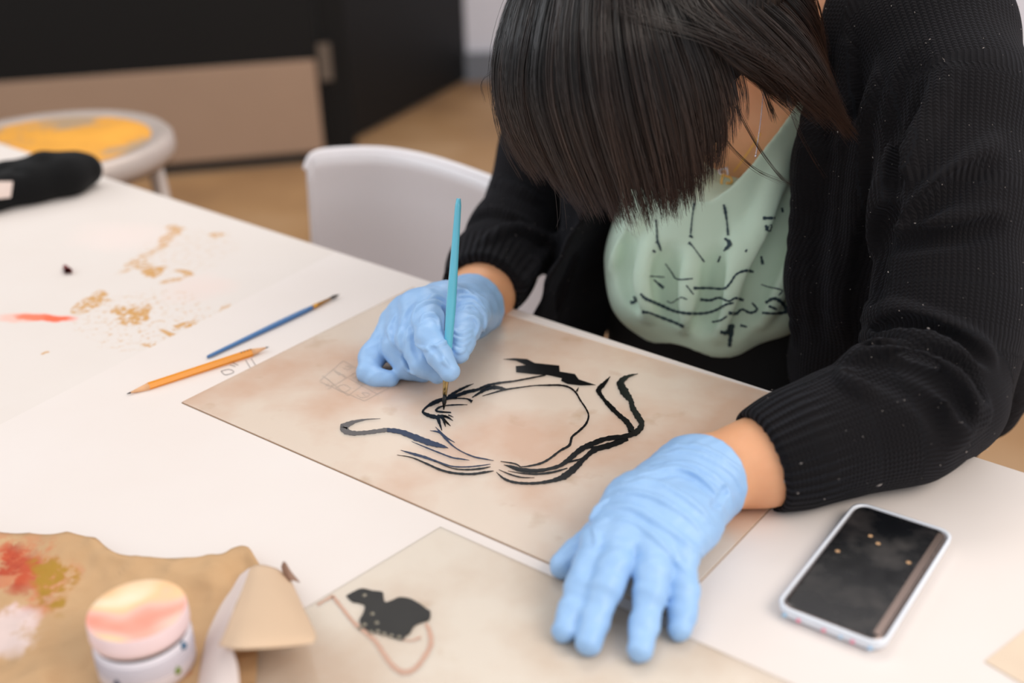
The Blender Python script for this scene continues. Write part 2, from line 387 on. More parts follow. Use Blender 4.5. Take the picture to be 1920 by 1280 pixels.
def edge_strip(a, b, h, w, par):
    d = (b-a)/np.linalg.norm(b-a); n_ = np.array([-d[1], d[0], 0])*w
    child('sheet_edge', slab([a+n_*0+[0, 0, h], b+[0, 0, h], b+n_+[0, 0, h], a+n_+[0, 0, h]], .0005), M_edge, par, 'thin tan sheet edge')
H1 = HP+.0016
edge_strip(sA, sD, HP+.0001, -.0007, sheet1); edge_strip(sB, sA, HP+.0001, -.0004, sheet1); edge_strip(sD, sC, HP+.0001, -.0006, sheet1)
Z = lambda L: [(600+x/2.909, 640+y/2.909, w/2.909) for x, y, w in L]
grey = [[(330,420,2),(250,425,8),(180,440,20),(128,470,42),(165,497,28),(230,498,22),(300,490,22),(370,480,22)]]
blue = [[(366,481,22),(440,492,26),(520,522,32),(600,552,30),(660,568,20),(700,580,2)],[(500,545,2),(560,570,6),(640,602,8),(720,632,8),(770,640,8),(815,647,2)],
 [(440,592,2),(500,610,12),(570,630,14),(640,655,10),(720,680,8),(800,683,7),(870,677,7),(930,668,3)],[(600,485,2),(650,495,10),(700,530,8),(735,550,2)],
 [(630,465,2),(670,510,14),(715,560,8),(770,598,6),(840,628,8),(900,640,7),(948,649,2)]]
black = [[(420,618,2),(500,632,6),(580,665,10),(660,700,12),(740,718,12),(830,722,12),(900,712,12),(948,705,3)],[(620,650,2),(720,690,5),(800,698,8),(880,692,10),(930,682,3)],
 [(830,328,18),(800,312,8),(740,310,8),(680,315,14),(620,335,22),(580,358,12),(562,385,14),(600,405,22),(640,415,22),(650,440,16),(665,485,3)],
 [(640,405,16),(690,410,14),(725,432,3)],[(660,410,16),(690,440,12),(712,460,3)],[(660,400,14),(675,430,14),(685,465,3)],[(700,400,8),(728,412,2)],
 [(610,330,10),(660,315,16),(730,300,20),(800,275,20),(860,262,16),(910,240,14),(980,225,12),(1060,215,9),(1140,200,9),(1230,183,7)],
 [(700,300,16),(750,270,16),(800,245,12),(838,230,2)],[(830,305,6),(870,280,14),(910,258,20),(960,250,20),(1010,260,14)],
 [(885,297,3),(950,278,8),(1010,262,10),(1090,250,7),(1170,240,6),(1240,238,9),(1310,238,10),(1360,250,10),(1395,278,10),(1420,320,9),(1450,365,9),(1465,405,9),(1450,450,12),(1410,490,12),(1375,520,12),(1360,565,14),(1310,595,12),(1250,640,12),(1200,665,12),(1130,680,8),(1085,683,3)],
 [(1410,250,3),(1400,272,12)],[(1583,190,3),(1550,230,22),(1520,265,28),(1545,310,18),(1580,350,26),(1630,400,24),(1675,440,30),(1700,485,34),(1690,500,30)],
 [(1735,175,2),(1680,190,18),(1640,225,40),(1665,280,44),(1695,320,28),(1705,360,30),(1735,410,34),(1755,450,30),(1730,490,34),(1670,515,26),(1560,530,26),(1480,560,30),(1420,590,30),(1360,640,26),(1300,680,20),(1200,700,14),(1100,695,14),(1050,682,12),(1003,672,2)],
 [(1690,505,20),(1640,540,24),(1540,570,16),(1450,580,8)],[(1680,530,20),(1600,560,30),(1500,590,30),(1440,640,24),(1400,680,34),(1340,730,36),(1280,755,22),(1200,770,16),(1120,773,14),(1050,765,14),(1000,745,12),(962,712,3)],
 [(1480,600,6),(1420,640,8),(1340,660,14),(1270,690,14),(1180,708,14),(1090,705,10),(1010,675,2)],[(1350,690,6),(1270,712,12),(1180,722,10),(1100,718,6),(1025,705,2)],
 [(1170,742,2),(1100,740,7),(1040,725,8),(975,698,2)],[(1100,685,4),(1060,665,8),(985,653,3)],[(805,344,3),(740,345,8),(680,350,8),(645,362,12),(638,380,12),(715,387,8)]]
for i, (grp, m, lb) in enumerate(((grey, M_ink3, 'dry grey brush stroke'), (blue, M_ink2, 'blue-black brush stroke'), (black, M_ink, None))):
    for j, st in enumerate(grp): child('ink_stroke', ribbon([Z(st)], H1+.00005*((i*5+j) % 6)), m, sheet1, lb)
head = [(1000,97),(1060,92),(1130,97),(1170,118),(1305,132),(1308,165),(1390,178),(1412,208),(1505,238),(1420,240),(1350,232),(1315,215),(1320,200),(1240,183),(1180,180),(1070,168),(1068,135),(1125,130),(1070,105)]
child('ink_stroke', polyshape([(600+x/2.909, 640+y/2.909) for x, y in head], H1+.0001), M_ink, sheet1, 'broad solid black ink patch')
# pencil sketch on the paper below the sheet (small framed grid of squiggles)
G = lambda L: [(600+x/4.571, 500+y/4.571, 1.7) for x, y in L]
sk = [[(0,975),(200,805)],[(200,805),(590,1040)],[(590,1040),(380,1150)],[(380,1150),(0,985)],[(20,930),(240,1105)],[(110,880),(500,1095)],[(65,1050),(330,890)],[(240,1105),(440,960)],
      [(60,955),(110,1010),(50,1020),(80,1000)],[(130,900),(170,930),(160,905),(215,950),(200,920)],[(215,850),(270,860),(240,880),(200,870)],[(130,1040),(200,1010),(260,1040),(200,1075),(130,1040)],
      [(280,960),(330,940),(330,1000),(380,980),(350,1020)],[(310,1090),(350,1120),(410,1110),(420,1085),(360,1080),(390,1105)],[(430,1030),(470,1010),(490,1050),(530,1040)]]
o = mesh('pencil_sketch', *ribbon([G(s) for s in sk], HP, .00008), M_pencil, None, False); recenter(o); tag(o, 'small framed pencil sketch of squiggles seen through the acrylic sheet', 'drawing')
K = lambda L: [(x/2.909, 400+y/2.909, 1.2) for x, y in L]
sk2 = [[(1205,860),(1250,850),(1275,865),(1230,880),(1205,860)],[(1255,825),(1285,835)],[(1270,815),(1300,828)],[(1340,800),(1370,850)],[(1370,790),(1400,838)]]
o = mesh('pencil_mark', *ribbon([K(s) for s in sk2], HP, .00008), plain('graphite_mark', (120, 108, 104), .8), None, False); recenter(o); tag(o, 'faint pencil marks on paper beside the yellow pencil', 'drawing')
# second sheet with a dark blot
q0 = at(826, 990); q1 = at(1475, 1280); du = (q1-q0)/np.linalg.norm(q1-q0); dv = at(592, 1131)-q0; dv /= np.linalg.norm(dv)
c2 = [q0, q0+du*.46, q0+du*.46+dv*.33, q0+dv*.33]
sheet2 = mk_sheet('acetate_sheet', c2, HP, .0010, M_sheet2, 'clear scuffed sheet with dark duck-shaped blot, nearest the camera', 'plastic sheet')
H2 = HP+.001; edge_strip(c2[0], c2[3], HP+.0001, .0006, sheet2); edge_strip(c2[1], c2[0], HP+.0001, .0009, sheet2)
Y = lambda L: [(560+p[0]/3.692, 960+p[1]/3.692)+tuple(w/3.692 for w in p[2:]) for p in L]
blot = [(330,580),(380,552),(440,530),(510,545),(580,555),(588,590),(600,625),(650,610),(700,590),(770,600),(820,625),(860,650),(890,675),(912,688),(905,745),(850,765),(800,790),(770,840),(740,860),(720,885),(660,872),(600,850),(540,838),(470,815),(430,780),(422,745),(440,715),(455,680),(458,655),(450,640),(410,628),(370,620)]
M_blot = plain('matt_black_paint', (36, 34, 32), .5, .3, 70, Specular_IOR_Level=.4)
sm = [p[:2] for p in cat([(*p, 1) for p in blot+[blot[0]]], 3)][:-1]
child('paint_blot', polyshape(Y([(float(a), float(b)) for a, b in sm]), H2+.0003, .0006), M_blot, sheet2, 'dark duck-shaped paint blot')
M_brown = plain('dried_brown_paint', (196, 158, 138), .7, .15, 80)
child('paint_line', ribbon([Y([(130,640,20),(180,610,14),(235,580,28)])], H2), M_brown, sheet2)
child('paint_line', ribbon([Y([(235,578,26),(300,660,24),(390,770,26),(520,880,30),(590,980,32),(650,1060,34),(720,1105,38),(800,1085,34),(870,1000,34),(915,910,36),(905,820,32),(880,770,22)])], H2), M_brown, sheet2)
child('paint_line', ribbon([Y([(725,885,8),(790,885,12),(845,862,20)])], H2), M_brown, sheet2)
M_drop = plain('clear_drip', (130, 122, 105), .08, .2, 200)
for x, y in ((456,575),(510,703),(540,765),(455,778),(428,800),(547,825),(590,842),(640,855),(694,865),(500,830)):
    c = at(560+x/3.692, 960+y/3.692, H2+.0008); child('drip', lathe([(.0001, .0008), (.0012, .0006), (.0017, 0)], 12, c), M_drop, sheet2)
# corner of a third sheet, lower right
o = mk_sheet('card_sheet', [at(1845, 1243), at(1990, 1130), at(2150, 1210), at(1990, 1330)], HP, .001, plain('beige_card', (222, 200, 176), .5), 'beige card corner entering the frame at lower right', 'card')

# ------------------------------------------------------------------ pencil and brushes
def hexrod(a, b, r):                            # double-pointed pencil as parts
    a = np.array(a); b = np.array(b); d = (b-a)/np.linalg.norm(b-a); L = np.linalg.norm(b-a)
    def seg(p0, p1, r0, r1, n): return tube([a+d*p0, a+d*p1], [r0, r1], n)
    return seg, L
M_yel = plain('yellow_pencil_paint', (228, 142, 8), .42, .05, 60, Coat_Weight=.1); M_wood = plain('pencil_wood', (222, 172, 128), .7, .1, 300); M_lead = plain('graphite', (70, 66, 66), .35)
pa_, pb_ = at(238, 738, HP+.0018), at(504, 650, HP+.0036); r = .0041
root = empty('pencil', at(370, 695, HP), 'yellow hexagonal pencil sharpened at both ends', 'pencil')
seg, L = hexrod(pa_, pb_, r)
def prt(name, vf, m, par=None, smooth=False, label=None): return child(name, vf, m, par or root, label, smooth)
prt('barrel', seg(.021, L-.019, r, r, 6), M_yel); prt('wood_cone', seg(.003, .0215, .0007, r*.98, 20), M_wood, smooth=True); prt('wood_cone', seg(L-.0195, L-.003, r*.98, .0007, 20), M_wood, smooth=True)
prt('lead', seg(0, .0035, .0003, .0009, 12), M_lead, smooth=True); prt('lead', seg(L-.0035, L, .0009, .0003, 12), M_lead, smooth=True)
dd = (pb_-pa_)/L; sd = np.cross(dd, [0, 0, 1.])
for k in range(4):                              # dark stamp near the far end
    c = pa_+dd*(L-.030+.0034*k)+np.array([0, 0, r*.80])-sd*.0016*0
    prt('stamp', slab([c-dd*.0007-sd*.0011, c+dd*.0007-sd*.0011, c+dd*.0009+sd*.0009, c-dd*.0004+sd*.0009], .0003+.00035), M_lead, label='dark stamped mark')
def brush(root, a, b, prof, handle_m, ferr, bris, hair_m, ferr_m=None):
    """a = handle end, b = bristle tip; prof = [(s, r)] along handle, ferr/bris = lengths from the tip"""
    a = np.array(a); b = np.array(b); L = np.linalg.norm(b-a); d = (b-a)/L
    s1 = L-ferr; pr = [(s1*x, float(np.interp(x, [q[0] for q in prof], [q[1] for q in prof]))) for x in np.linspace(0, 1, 26)]
    prt('handle', tube([a+d*p[0] for p in pr], [p[1]*(.8 if i == 0 else 1) for i, p in enumerate(pr)], 20), handle_m, root, True)
    rf = prof[-1][1]
    prt('ferrule', tube([a+d*(s1-.0015), a+d*(s1+.004), a+d*(s1+.0045), a+d*(s1+.006), a+d*(L-bris)], [rf*1.02, rf*1.05, rf*1.18, rf, rf*.72], 20), ferr_m or M_gold, root, True)
    fs = []
    for i in range(40):
        an = random.uniform(0, 6.28); rr = rf*.62*math.sqrt(random.random()); s_ = np.cross(d, [0.3, .2, .9]); s_ /= np.linalg.norm(s_); q = np.cross(d, s_); of = (math.cos(an)*s_+math.sin(an)*q)
        fs.append(tube([a+d*(L-bris-.001)+of*rr, a+d*(L-bris*.5)+of*rr*1.25, b+of*rr*.25], [.00035, .0004, .0001], 5))
    prt('bristles', join(fs+[tube([a+d*(L-bris-.001), a+d*(L-bris*.5), b], [rf*.6, rf*.75, .0003], 12)]), hair_m, root, True)
M_gold = plain('brass_ferrule', (205, 150, 70), .25, .1, 60, metal=.9); M_bris = plain('dark_bristle', (48, 38, 30), .5, .3, 200)
M_ferr = plain('inked_steel_ferrule', (170, 150, 105), .18, .3, 150, metal=.9)
M_bluep = plain('blue_lacquer', (62, 112, 166), .3, .06, 60, Coat_Weight=.4); M_cyan = plain('turquoise_lacquer', (96, 186, 210), .32, .06, 80, Coat_Weight=.35)
ba, bb = at(389, 669, HP+.0022), at(636, 552, HP+.003)
root = empty('paintbrush', at(512, 612, HP), 'thin blue paintbrush lying on the paper above the pencil', 'paintbrush')
brush(root, ba, bb, [(0, .0018), (.25, .0022), (.65, .0030), (.9, .0028), (1, .0022)], M_bluep, .040, .014, M_bris)
tip = at(832, 768, H1+.0004); top = P(860, 372, 1.056)
root = empty('paintbrush', tip, 'turquoise-handled paintbrush held upright in the gloved hand, tip inked black', 'paintbrush')
brush(root, top, tip, [(0, .0024), (.02, .0028), (.3, .0036), (.62, .0046), (.85, .0038), (1, .0028)], M_cyan, .034, .014, M_ink, M_ferr)
BR = (top, tip)

# ------------------------------------------------------------------ phone
t = NT('phone_glass'); n = t.noise(28, 5, rough=.6); n2 = t.noise(70, 3)
t.set(Base_Color=t.mix(t.math('MULTIPLY', t.math('SUBTRACT', n, .5, True), 2.2, True), lin((16, 17, 20)), lin((74, 68, 66))), Roughness=t.math('ADD', t.math('MULTIPLY', n, .45), .05), Specular_IOR_Level=.5); M_glass = t.m
M_case = plain('clear_case_plastic', (226, 230, 238), .2, .05, 60, Coat_Weight=.5); M_frame = plain('phone_side_metal', (150, 132, 124), .25, .08, 60, metal=.7)
ph = [at(u_, v_, HP+.009) for u_, v_ in ((1602, 938), (1777, 998), (1664, 1211), (1462, 1138))]
pc0 = sum(ph)/4; ux = (ph[1]-ph[0]+ph[2]-ph[3]); ux[2] = 0; wd = np.linalg.norm(ux)/2; ux /= np.linalg.norm(ux); uy = np.array([-ux[1], ux[0], 0]); ln = (np.linalg.norm(ph[0]-ph[3])+np.linalg.norm(ph[1]-ph[2]))/2
def rrect(w, l, r, n=8):
    out = []
    for cx, cy, a0 in ((w/2-r, l/2-r, 0), (-w/2+r, l/2-r, 90), (-w/2+r, -l/2+r, 180), (w/2-r, -l/2+r, 270)):
        for i in range(n+1): a = math.radians(a0+90*i/n); out.append((cx+r*math.cos(a), cy+r*math.sin(a)))
    return out
def rings(rs, cap0=True, cap1=True):            # rs: list of (outline, z)
    n = len(rs[0][0]); V = [pc0*[1, 1, 0]+ux*x+uy*y+np.array([0, 0, z]) for ol, z in rs for x, y in ol]; F = []
    for i in range(len(rs)-1):
        for j in range(n): F.append((i*n+j, i*n+(j+1) % n, (i+1)*n+(j+1) % n, (i+1)*n+j))
    if cap0: F.append(tuple(range(n))[::-1])
    if cap1: F.append(tuple((len(rs)-1)*n+j for j in range(n)))
    return V, F
z0 = TAB+HP; root = empty('smartphone', (pc0[0], pc0[1], z0), 'black-screened smartphone in a clear glittery case on the paper', 'phone')
prt('case', rings([(rrect(wd*.97, ln*.98, .010), z0), (rrect(wd+.002, ln+.002, .011), z0+.003), (rrect(wd+.003, ln+.003, .011), z0+.0095), (rrect(wd-.001, ln-.001, .010), z0+.0100), (rrect(wd-.002, ln-.002, .010), z0+.0090), (rrect(wd-.003, ln-.003, .010), z0+.0016)]), M_case, root, True)
prt('phone_body', rings([(rrect(wd-.005, ln-.005, .009), z0+.0020), (rrect(wd-.0035, ln-.0035, .009), z0+.005), (rrect(wd-.005, ln-.005, .009), z0+.0090)]), M_frame, root, True)
prt('screen', rings([(rrect(wd-.006, ln-.006, .008), z0+.0090), (rrect(wd-.0065, ln-.0065, .008), z0+.0097), (rrect(wd-.009, ln-.009, .007), z0+.0100)]), M_glass, root)
def onph(x, y, z): return pc0*[1, 1, 0]+ux*x+uy*y+np.array([0, 0, z])
prt('side_edge', slab([onph(wd/2-.0085, -ln/2+.007, z0+.0099), onph(wd/2-.0035, -ln/2+.007, z0+.0097), onph(wd/2-.0035, ln/2-.007, z0+.0097), onph(wd/2-.0085, ln/2-.007, z0+.0099)], .0006), M_frame, root, label='taupe metal long edge')
for (x, y), c in (((-.020, -ln/2-.0016), (240, 150, 170)), ((-.002, -ln/2-.0016), (240, 160, 175)), ((.018, -ln/2-.0016), (238, 150, 170)), ((.03, -ln/2-.0016), (170, 205, 235)), ((-.03, -ln/2-.0016), (170, 205, 230)), ((.01, -ln/2-.0016), (190, 215, 235))):
    a = onph(x, y, z0+.004); prt('glitter_spot', lathe([(.0001, .002), (.0014, .001), (.0018, 0), (.0001, -.001)], 10, a), plain('glitter', c, .4), root, True, 'pastel glitter spot on case')
for x, y, c in ((-.012, .036, 0), (-.004, .030, 0), (.022, .020, 0), (-.025, .005, 0)):
    a = onph(x, y, z0+.0101); prt('smudge', lathe([(.0001, .0002), (.0016, .0001), (.0018, 0)], 10, a), plain('dried_smudge', (190, 150, 110), .6), root, True, 'dried tan smudge on the screen')

# ------------------------------------------------------------------ jar, brown paper, cloth
jc = at(257, 1146, .047); jc = jc*[1, 1, 0]+[0, 0, TAB+HP+.0005]; RJ = .0315
root = empty('paint_jar', jc, 'small round paint jar with pink and orange smeared lid', 'jar')
t = NT('smeared_lid'); tc = t.add('ShaderNodeTexCoord').outputs['Object']; w = t.add('ShaderNodeTexWave', wave_type='RINGS'); w.inputs['Scale'].default_value = 10; w.inputs['Distortion'].default_value = 9; w.inputs['Detail'].default_value = 2; t.link(tc, w.inputs['Vector'])
t.set(Base_Color=t.ramp(t.math('ADD', t.math('MULTIPLY', w.outputs['Fac'], .6), t.math('MULTIPLY', t.noise(30, 3), .4)), [(.15, lin((244, 150, 128))), (.4, lin((250, 188, 172))), (.6, lin((248, 200, 150))), (.85, lin((246, 226, 196)))]), Roughness=.4); M_lid = t.m
M_white = plain('white_jar_plastic', (226, 220, 228), .35, .05, 50); M_lidside = plain('lid_side_smears', (240, 214, 216), .4, .06, 60); M_blk = plain('black_line', (28, 26, 34), .4)
prt('lid', lathe([(.0001, .0475), (.012, .0472), (.022, .0478), (.029, .0480), (.031, .0470)], 64, jc), M_lid, root, True)
prt('lid_rim', lathe([(.031, .0470), (RJ, .0455), (RJ+.0005, .036), (RJ, .0325), (.030, .0322)], 64, jc), M_lidside, root, True)
prt('neck', lathe([(.0298, .033), (.0300, .0290), (.0298, .0285)], 64, jc), M_blk, root, True, 'black ring below lid')
prt('body', lathe([(.0295, .0290), (.0312, .0275), (.0315, .004), (.029, .0), (.0001, 0)], 64, jc), M_white, root, True)
for z in (.024, .0215, .019, .0165, .014): prt('label_line', lathe([(.0316, z), (.0318, z-.0003), (.0316, z-.0008)], 64, jc), plain('grey_print', (176, 170, 182), .6), root, True)
for a0, z, c in ((-.35, .026, (40, 96, 130)), (-.62, .012, (120, 140, 60)), (-1.9, .013, (70, 72, 90))):
    cc = jc+np.array([.0312*math.cos(a0), .0312*math.sin(a0), z-.004]); prt('print_mark', lathe([(.0002, 0), (.0022, .002), (.0024, .004), (.0002, .007)], 12, cc), plain('printed_mark', c, .5), root, True)
t = NT('brown_wrapping_paper'); n = t.noise(16, 5); n2 = t.noise(25, 4, stretch=(1, 1, 1)); tc = t.add('ShaderNodeTexCoord').outputs['Object']
c = t.mix(n, lin((180, 140, 98)), lin((206, 170, 128)))
sep = warped(t, tc); col = c; tabo_keep = tabo
bpc = at(230, 1180); tabo = bpc
for a in ((30, 1030, 60, 1130, .020, (170, 48, 18), .95, .42, 50), (10, 1010, 90, 1190, .035, (200, 90, 50), .55, .45, 30), (85, 1050, 125, 1180, .012, (164, 126, 22), .9, .46, 60), (340, 1180, 370, 1270, .008, (186, 60, 30), .8, .46, 70), (-60, 1150, 60, 1230, .03, (226, 206, 204), .8, .42, 30)):
    smear(a[0], a[1], a[2], a[3], a[4], a[5], a[6], a[7], a[8], soft=1.7)
tabo = tabo_keep
t.set(Base_Color=col, Roughness=.75); t.bump(t.noise(9, 3, rough=.6), 1.0, .035); M_kraft = t.m
topc = cat([(-160,1012,0),(-60,1003,0),(0,1005,0),(60,1005,0),(140,1009,0),(180,1020,0),(240,1049,0),(330,1050,0),(410,1049,0),(440,1032,0),(462,1030,0),(482,1052,0),(500,1075,0)], 8)
cols = topc[:, :2]; nr = 44; V = []; rg = np.random.default_rng(3); K_ = [(rg.uniform(-1, 1, 2), rg.uniform(0, 6.28), rg.uniform(16, 70)) for _ in range(9)]
def crump(x, y):
    s = 0
    for (k, ph_, f) in K_:
        k = k/np.linalg.norm(k); s += (1-abs(math.sin((x*k[0]+y*k[1])*f+ph_)))**2/len(K_)
    return s
for i in range(nr):
    tt = i/(nr-1)
    for (cu, cv) in cols:
        u_ = cu-(cu-230)*.10*tt; cv += 17*(i == 0); v_ = cv+17*(i > 0)*(1-tt)+(1375-cv)*tt; b = at(u_, v_); s = crump(b[0]+.3, b[1]); edge = math.exp(-(tt/.10)**2)*.006
        jd = np.linalg.norm((b-jc)[:2]); fl_ = min(1, max(0, (jd-.033)/.03)); hh = .0022+(s*.017+edge)*fl_
        V.append(b+np.array([0, 0, hh]))
nc = len(cols); F = [(i*nc+j, i*nc+j+1, (i+1)*nc+j+1, (i+1)*nc+j) for i in range(nr-1) for j in range(nc-1)]
kp = mesh('brown_paper', V, F, M_kraft, None, True); m_ = kp.modifiers.new('solid', 'SOLIDIFY'); m_.thickness = .0004
a_ = np.array(V); c_ = np.array([bpc[0], bpc[1], TAB]); kp.data.vertices.foreach_set('co', (a_-c_).ravel()); kp.location = c_
tag(kp, 'crumpled brown paper with red and olive paint under the jar', 'paper')
def patch(rows, m=8):
    g = np.array(rows, float); a = np.stack([cat(r_, m) for r_ in g]); b = np.stack([cat(a[:, j], m) for j in range(a.shape[1])], 1)
    V = [at(*q) for q in b.reshape(-1, 3)]; nr_, nc_ = b.shape[:2]; return V, [(i*nc_+j, i*nc_+j+1, (i+1)*nc_+j+1, (i+1)*nc_+j) for i in range(nr_-1) for j in range(nc_-1)]
M_flap = plain('tan_paper_flap', (214, 184, 154), .7, .06, 20, bump=.2); M_flaplit = plain('painted_lit_fold', (228, 212, 206), .7, .05, 20, bump=.2)  # second colour is the paper with light on the fold painted in
root = empty('curled_paper', at(470, 1200), 'curled tan paper scrap standing up right of the paint jar', 'paper')
o = prt('curled_flap', patch([[(470,1064,.016),(485,1059,.018),(505,1062,.016),(525,1070,.012),(545,1088,.008)],[(455,1105,.026),(478,1100,.030),(510,1105,.030),(540,1118,.026),(566,1135,.018)],
    [(436,1150,.034),(465,1150,.040),(505,1152,.040),(550,1160,.034),(584,1172,.026)],[(420,1190,.036),(452,1192,.046),(500,1192,.046),(550,1192,.040),(592,1192,.032)],[(410,1210,.034),(441,1217,.045),(490,1216,.046),(540,1212,.040),(588,1206,.034)]]), M_flap, root, True)
o.modifiers.new('solid', 'SOLIDIFY').thickness = .0005
o = prt('lit_fold', patch([[(445,1085,.003),(455,1075,.010),(470,1064,.016)],[(415,1130,.003),(432,1128,.016),(455,1105,.026)],[(392,1180,.003),(412,1175,.020),(436,1150,.034)],[(380,1230,.003),(405,1215,.022),(436,1208,.036)],[(370,1290,.003),(400,1270,.020),(446,1250,.030)],[(360,1330,.003),(400,1320,.016),(450,1300,.020)]]), M_flaplit, root, True, 'fold of paper coloured paler to look lit')
o.modifiers.new('solid', 'SOLIDIFY').thickness = .0005
o = prt('torn_tip', patch([[(528,1062,.016),(533,1052,.022),(540,1066,.018)],[(536,1090,.010),(548,1088,.014),(562,1092,.010)]]), plain('dark_paper_edge', (150, 118, 100), .8), root, True, 'darker torn tip'); o.modifiers.new('solid', 'SOLIDIFY').thickness = .0005
# black cloth, left
Fc = Field()
Fc.chain([(at(-120, 392, .016), .020), (at(-20, 365, .022), .024), (at(60, 345, .024), .027), (at(125, 330, .026), .028), (at(160, 318, .026), .024)], .015)
Fc.chain([(at(-120, 345, .030), .012), (at(10, 322, .040), .013), (at(80, 306, .046), .015), (at(140, 303, .040), .014)], .012)
Fc.chain([(at(30, 318, .05), .004), (at(110, 330, .054), .004), (at(140, 345, .04), .003)], .008, True)
Fc.fn(lambda p, d: np.maximum(d, (TAB+.0008)-p[:, 2]))
c0 = at(0, 350, .02); V, Fq = polygonise(Fc, c0-[.3, .2, .05], c0+[.3, .2, .08], .004)
M_cloth = plain('black_cloth', (10, 10, 11), .85, .3, 300, bump=.3, Sheen_Weight=.05, Specular_IOR_Level=.2)
root = empty('black_cloth_bundle', at(60, 350, 0.0), 'folded black cloth on the far left end of the table', 'cloth')
me_o = fastmesh('cloth', V, Fq, M_cloth, root)
s = [trace(Fc, u_, v_) for u_, v_ in ((-14, 342), (24, 342), (20, 370), (-14, 374))]
if all(s): prt('tag', slab([P(u_, v_, d_-.003) for (u_, v_), d_ in zip(((-14, 342), (24, 342), (20, 370), (-14, 374)), s)], .0015), plain('white_tag', (225, 205, 196), .7), root, label='white cloth tag')
# crumb of dried paint
cb = at(125, 506, .0); root = empty('paint_chip', cb, 'small dark red paint chip on the stained tabletop', 'paint chip')
fr = Field(); fr.chain([(at(122, 500, .003), .0028), (at(128, 508, .004), .0040), (at(126, 512, .003), .003)], .003)
V, Fq = polygonise(fr, cb-[.015, .015, .004], cb+[.015, .015, .012], .0012); fastmesh('chip', V, Fq, plain('dark_red_paint', (120, 40, 40), .5), root)
# pale scrap on the black-cloth side of the table
# ------------------------------------------------------------------ stool and chair
M_steel = plain('worn_grey_stool_metal', (190, 176, 168), .42, .12, 14, metal=.25)
t = NT('yellow_stool_paint'); n = t.noise(9, 5, rough=.65)
t.set(Base_Color=t.ramp(n, [(.44, lin((176, 148, 116))), (.52, lin((226, 160, 62))), (.7, lin((240, 172, 66)))]), Roughness=.5); M_syel = t.m
sc_ = fl(92, 260, .745); sc_[2] = 0; root = empty('metal_stool', sc_, 'round metal stool with worn yellow painted seat', 'stool')
prt('seat', lathe([(.0001, .736), (.165, .737), (.178, .742), (.192, .742), (.200, .734), (.202, .715), (.196, .700), (.190, .712), (.0001, .715)], 72, sc_), M_steel, root, True)
prt('seat_paint', lathe([(.0001, .7378), (.160, .7388), (.164, .7376)], 72, sc_), M_syel, root, True, 'worn yellow seat paint')
for a0 in (35, 125, 215, 305):
    c, s_ = math.cos(math.radians(a0)), math.sin(math.radians(a0)); prt('leg', tube([sc_+[.165*c, .165*s_, .712], sc_+[.215*c, .215*s_, .0]], .0135, 14), M_steel, root, True)
rg_ = [sc_+[.195*math.cos(a), .195*math.sin(a), .27] for a in np.linspace(0, 2*math.pi, 49)]; prt('foot_ring', tube(rg_, .008, 10), M_steel, root, True)
M_pl = plain('white_moulded_plastic', (238, 232, 234), .28, .02, 8, Coat_Weight=.2)
tp = cat([(574, 318, .0), (590, 291, .020), (640, 283, .026), (720, 283, .030), (800, 297, .032), (880, 322, .032), (950, 350, .030), (1005, 380, .022), (1025, 410, .0)], 6)
pts = [at(u_, v_, h_+.012) for u_, v_, h_ in tp]; V = []; nrow = 22; back = np.array([ey[0], ey[1], 0])
for i in range(nrow):
    tt = i/(nrow-1)
    for q in pts:
        cen = sum(pts)/len(pts); V.append(q+np.array([0, 0, -.42*tt])+back*(-.02*math.sin(tt*2.2)+.05*tt*0)+(cen-q)*-.32*tt)
nc = len(pts); F = [(i*nc+j, i*nc+j+1, (i+1)*nc+j+1, (i+1)*nc+j) for i in range(nrow-1) for j in range(nc-1)]
cc = sum(pts)/len(pts); cc = cc+back*.12; cc[2] = 0
root = empty('white_chair', cc, 'white moulded plastic chair behind the table beside the person', 'chair')
o = prt('backrest', (V, F), M_pl, root, True); o.modifiers.new('solid', 'SOLIDIFY').thickness = .010
prt('rim', tube(pts, .0062, 12), M_pl, root, True)
sx_ = ex; cs = [cc+sx_*a*.19+back*b*.19+[0, 0, .42] for a, b in ((-1, -1), (1, -1), (1, 1), (-1, 1))]
bevel(prt('seat', slab(cs, .02), M_pl, root), .01, 3)
for a, b in ((-1, -1), (1, -1), (1, 1), (-1, 1)): prt('leg', tube([cc+sx_*a*.16+back*b*.16+[0, 0, .42], cc+sx_*a*.20+back*b*.20], .011, 12), M_leg, root, True)

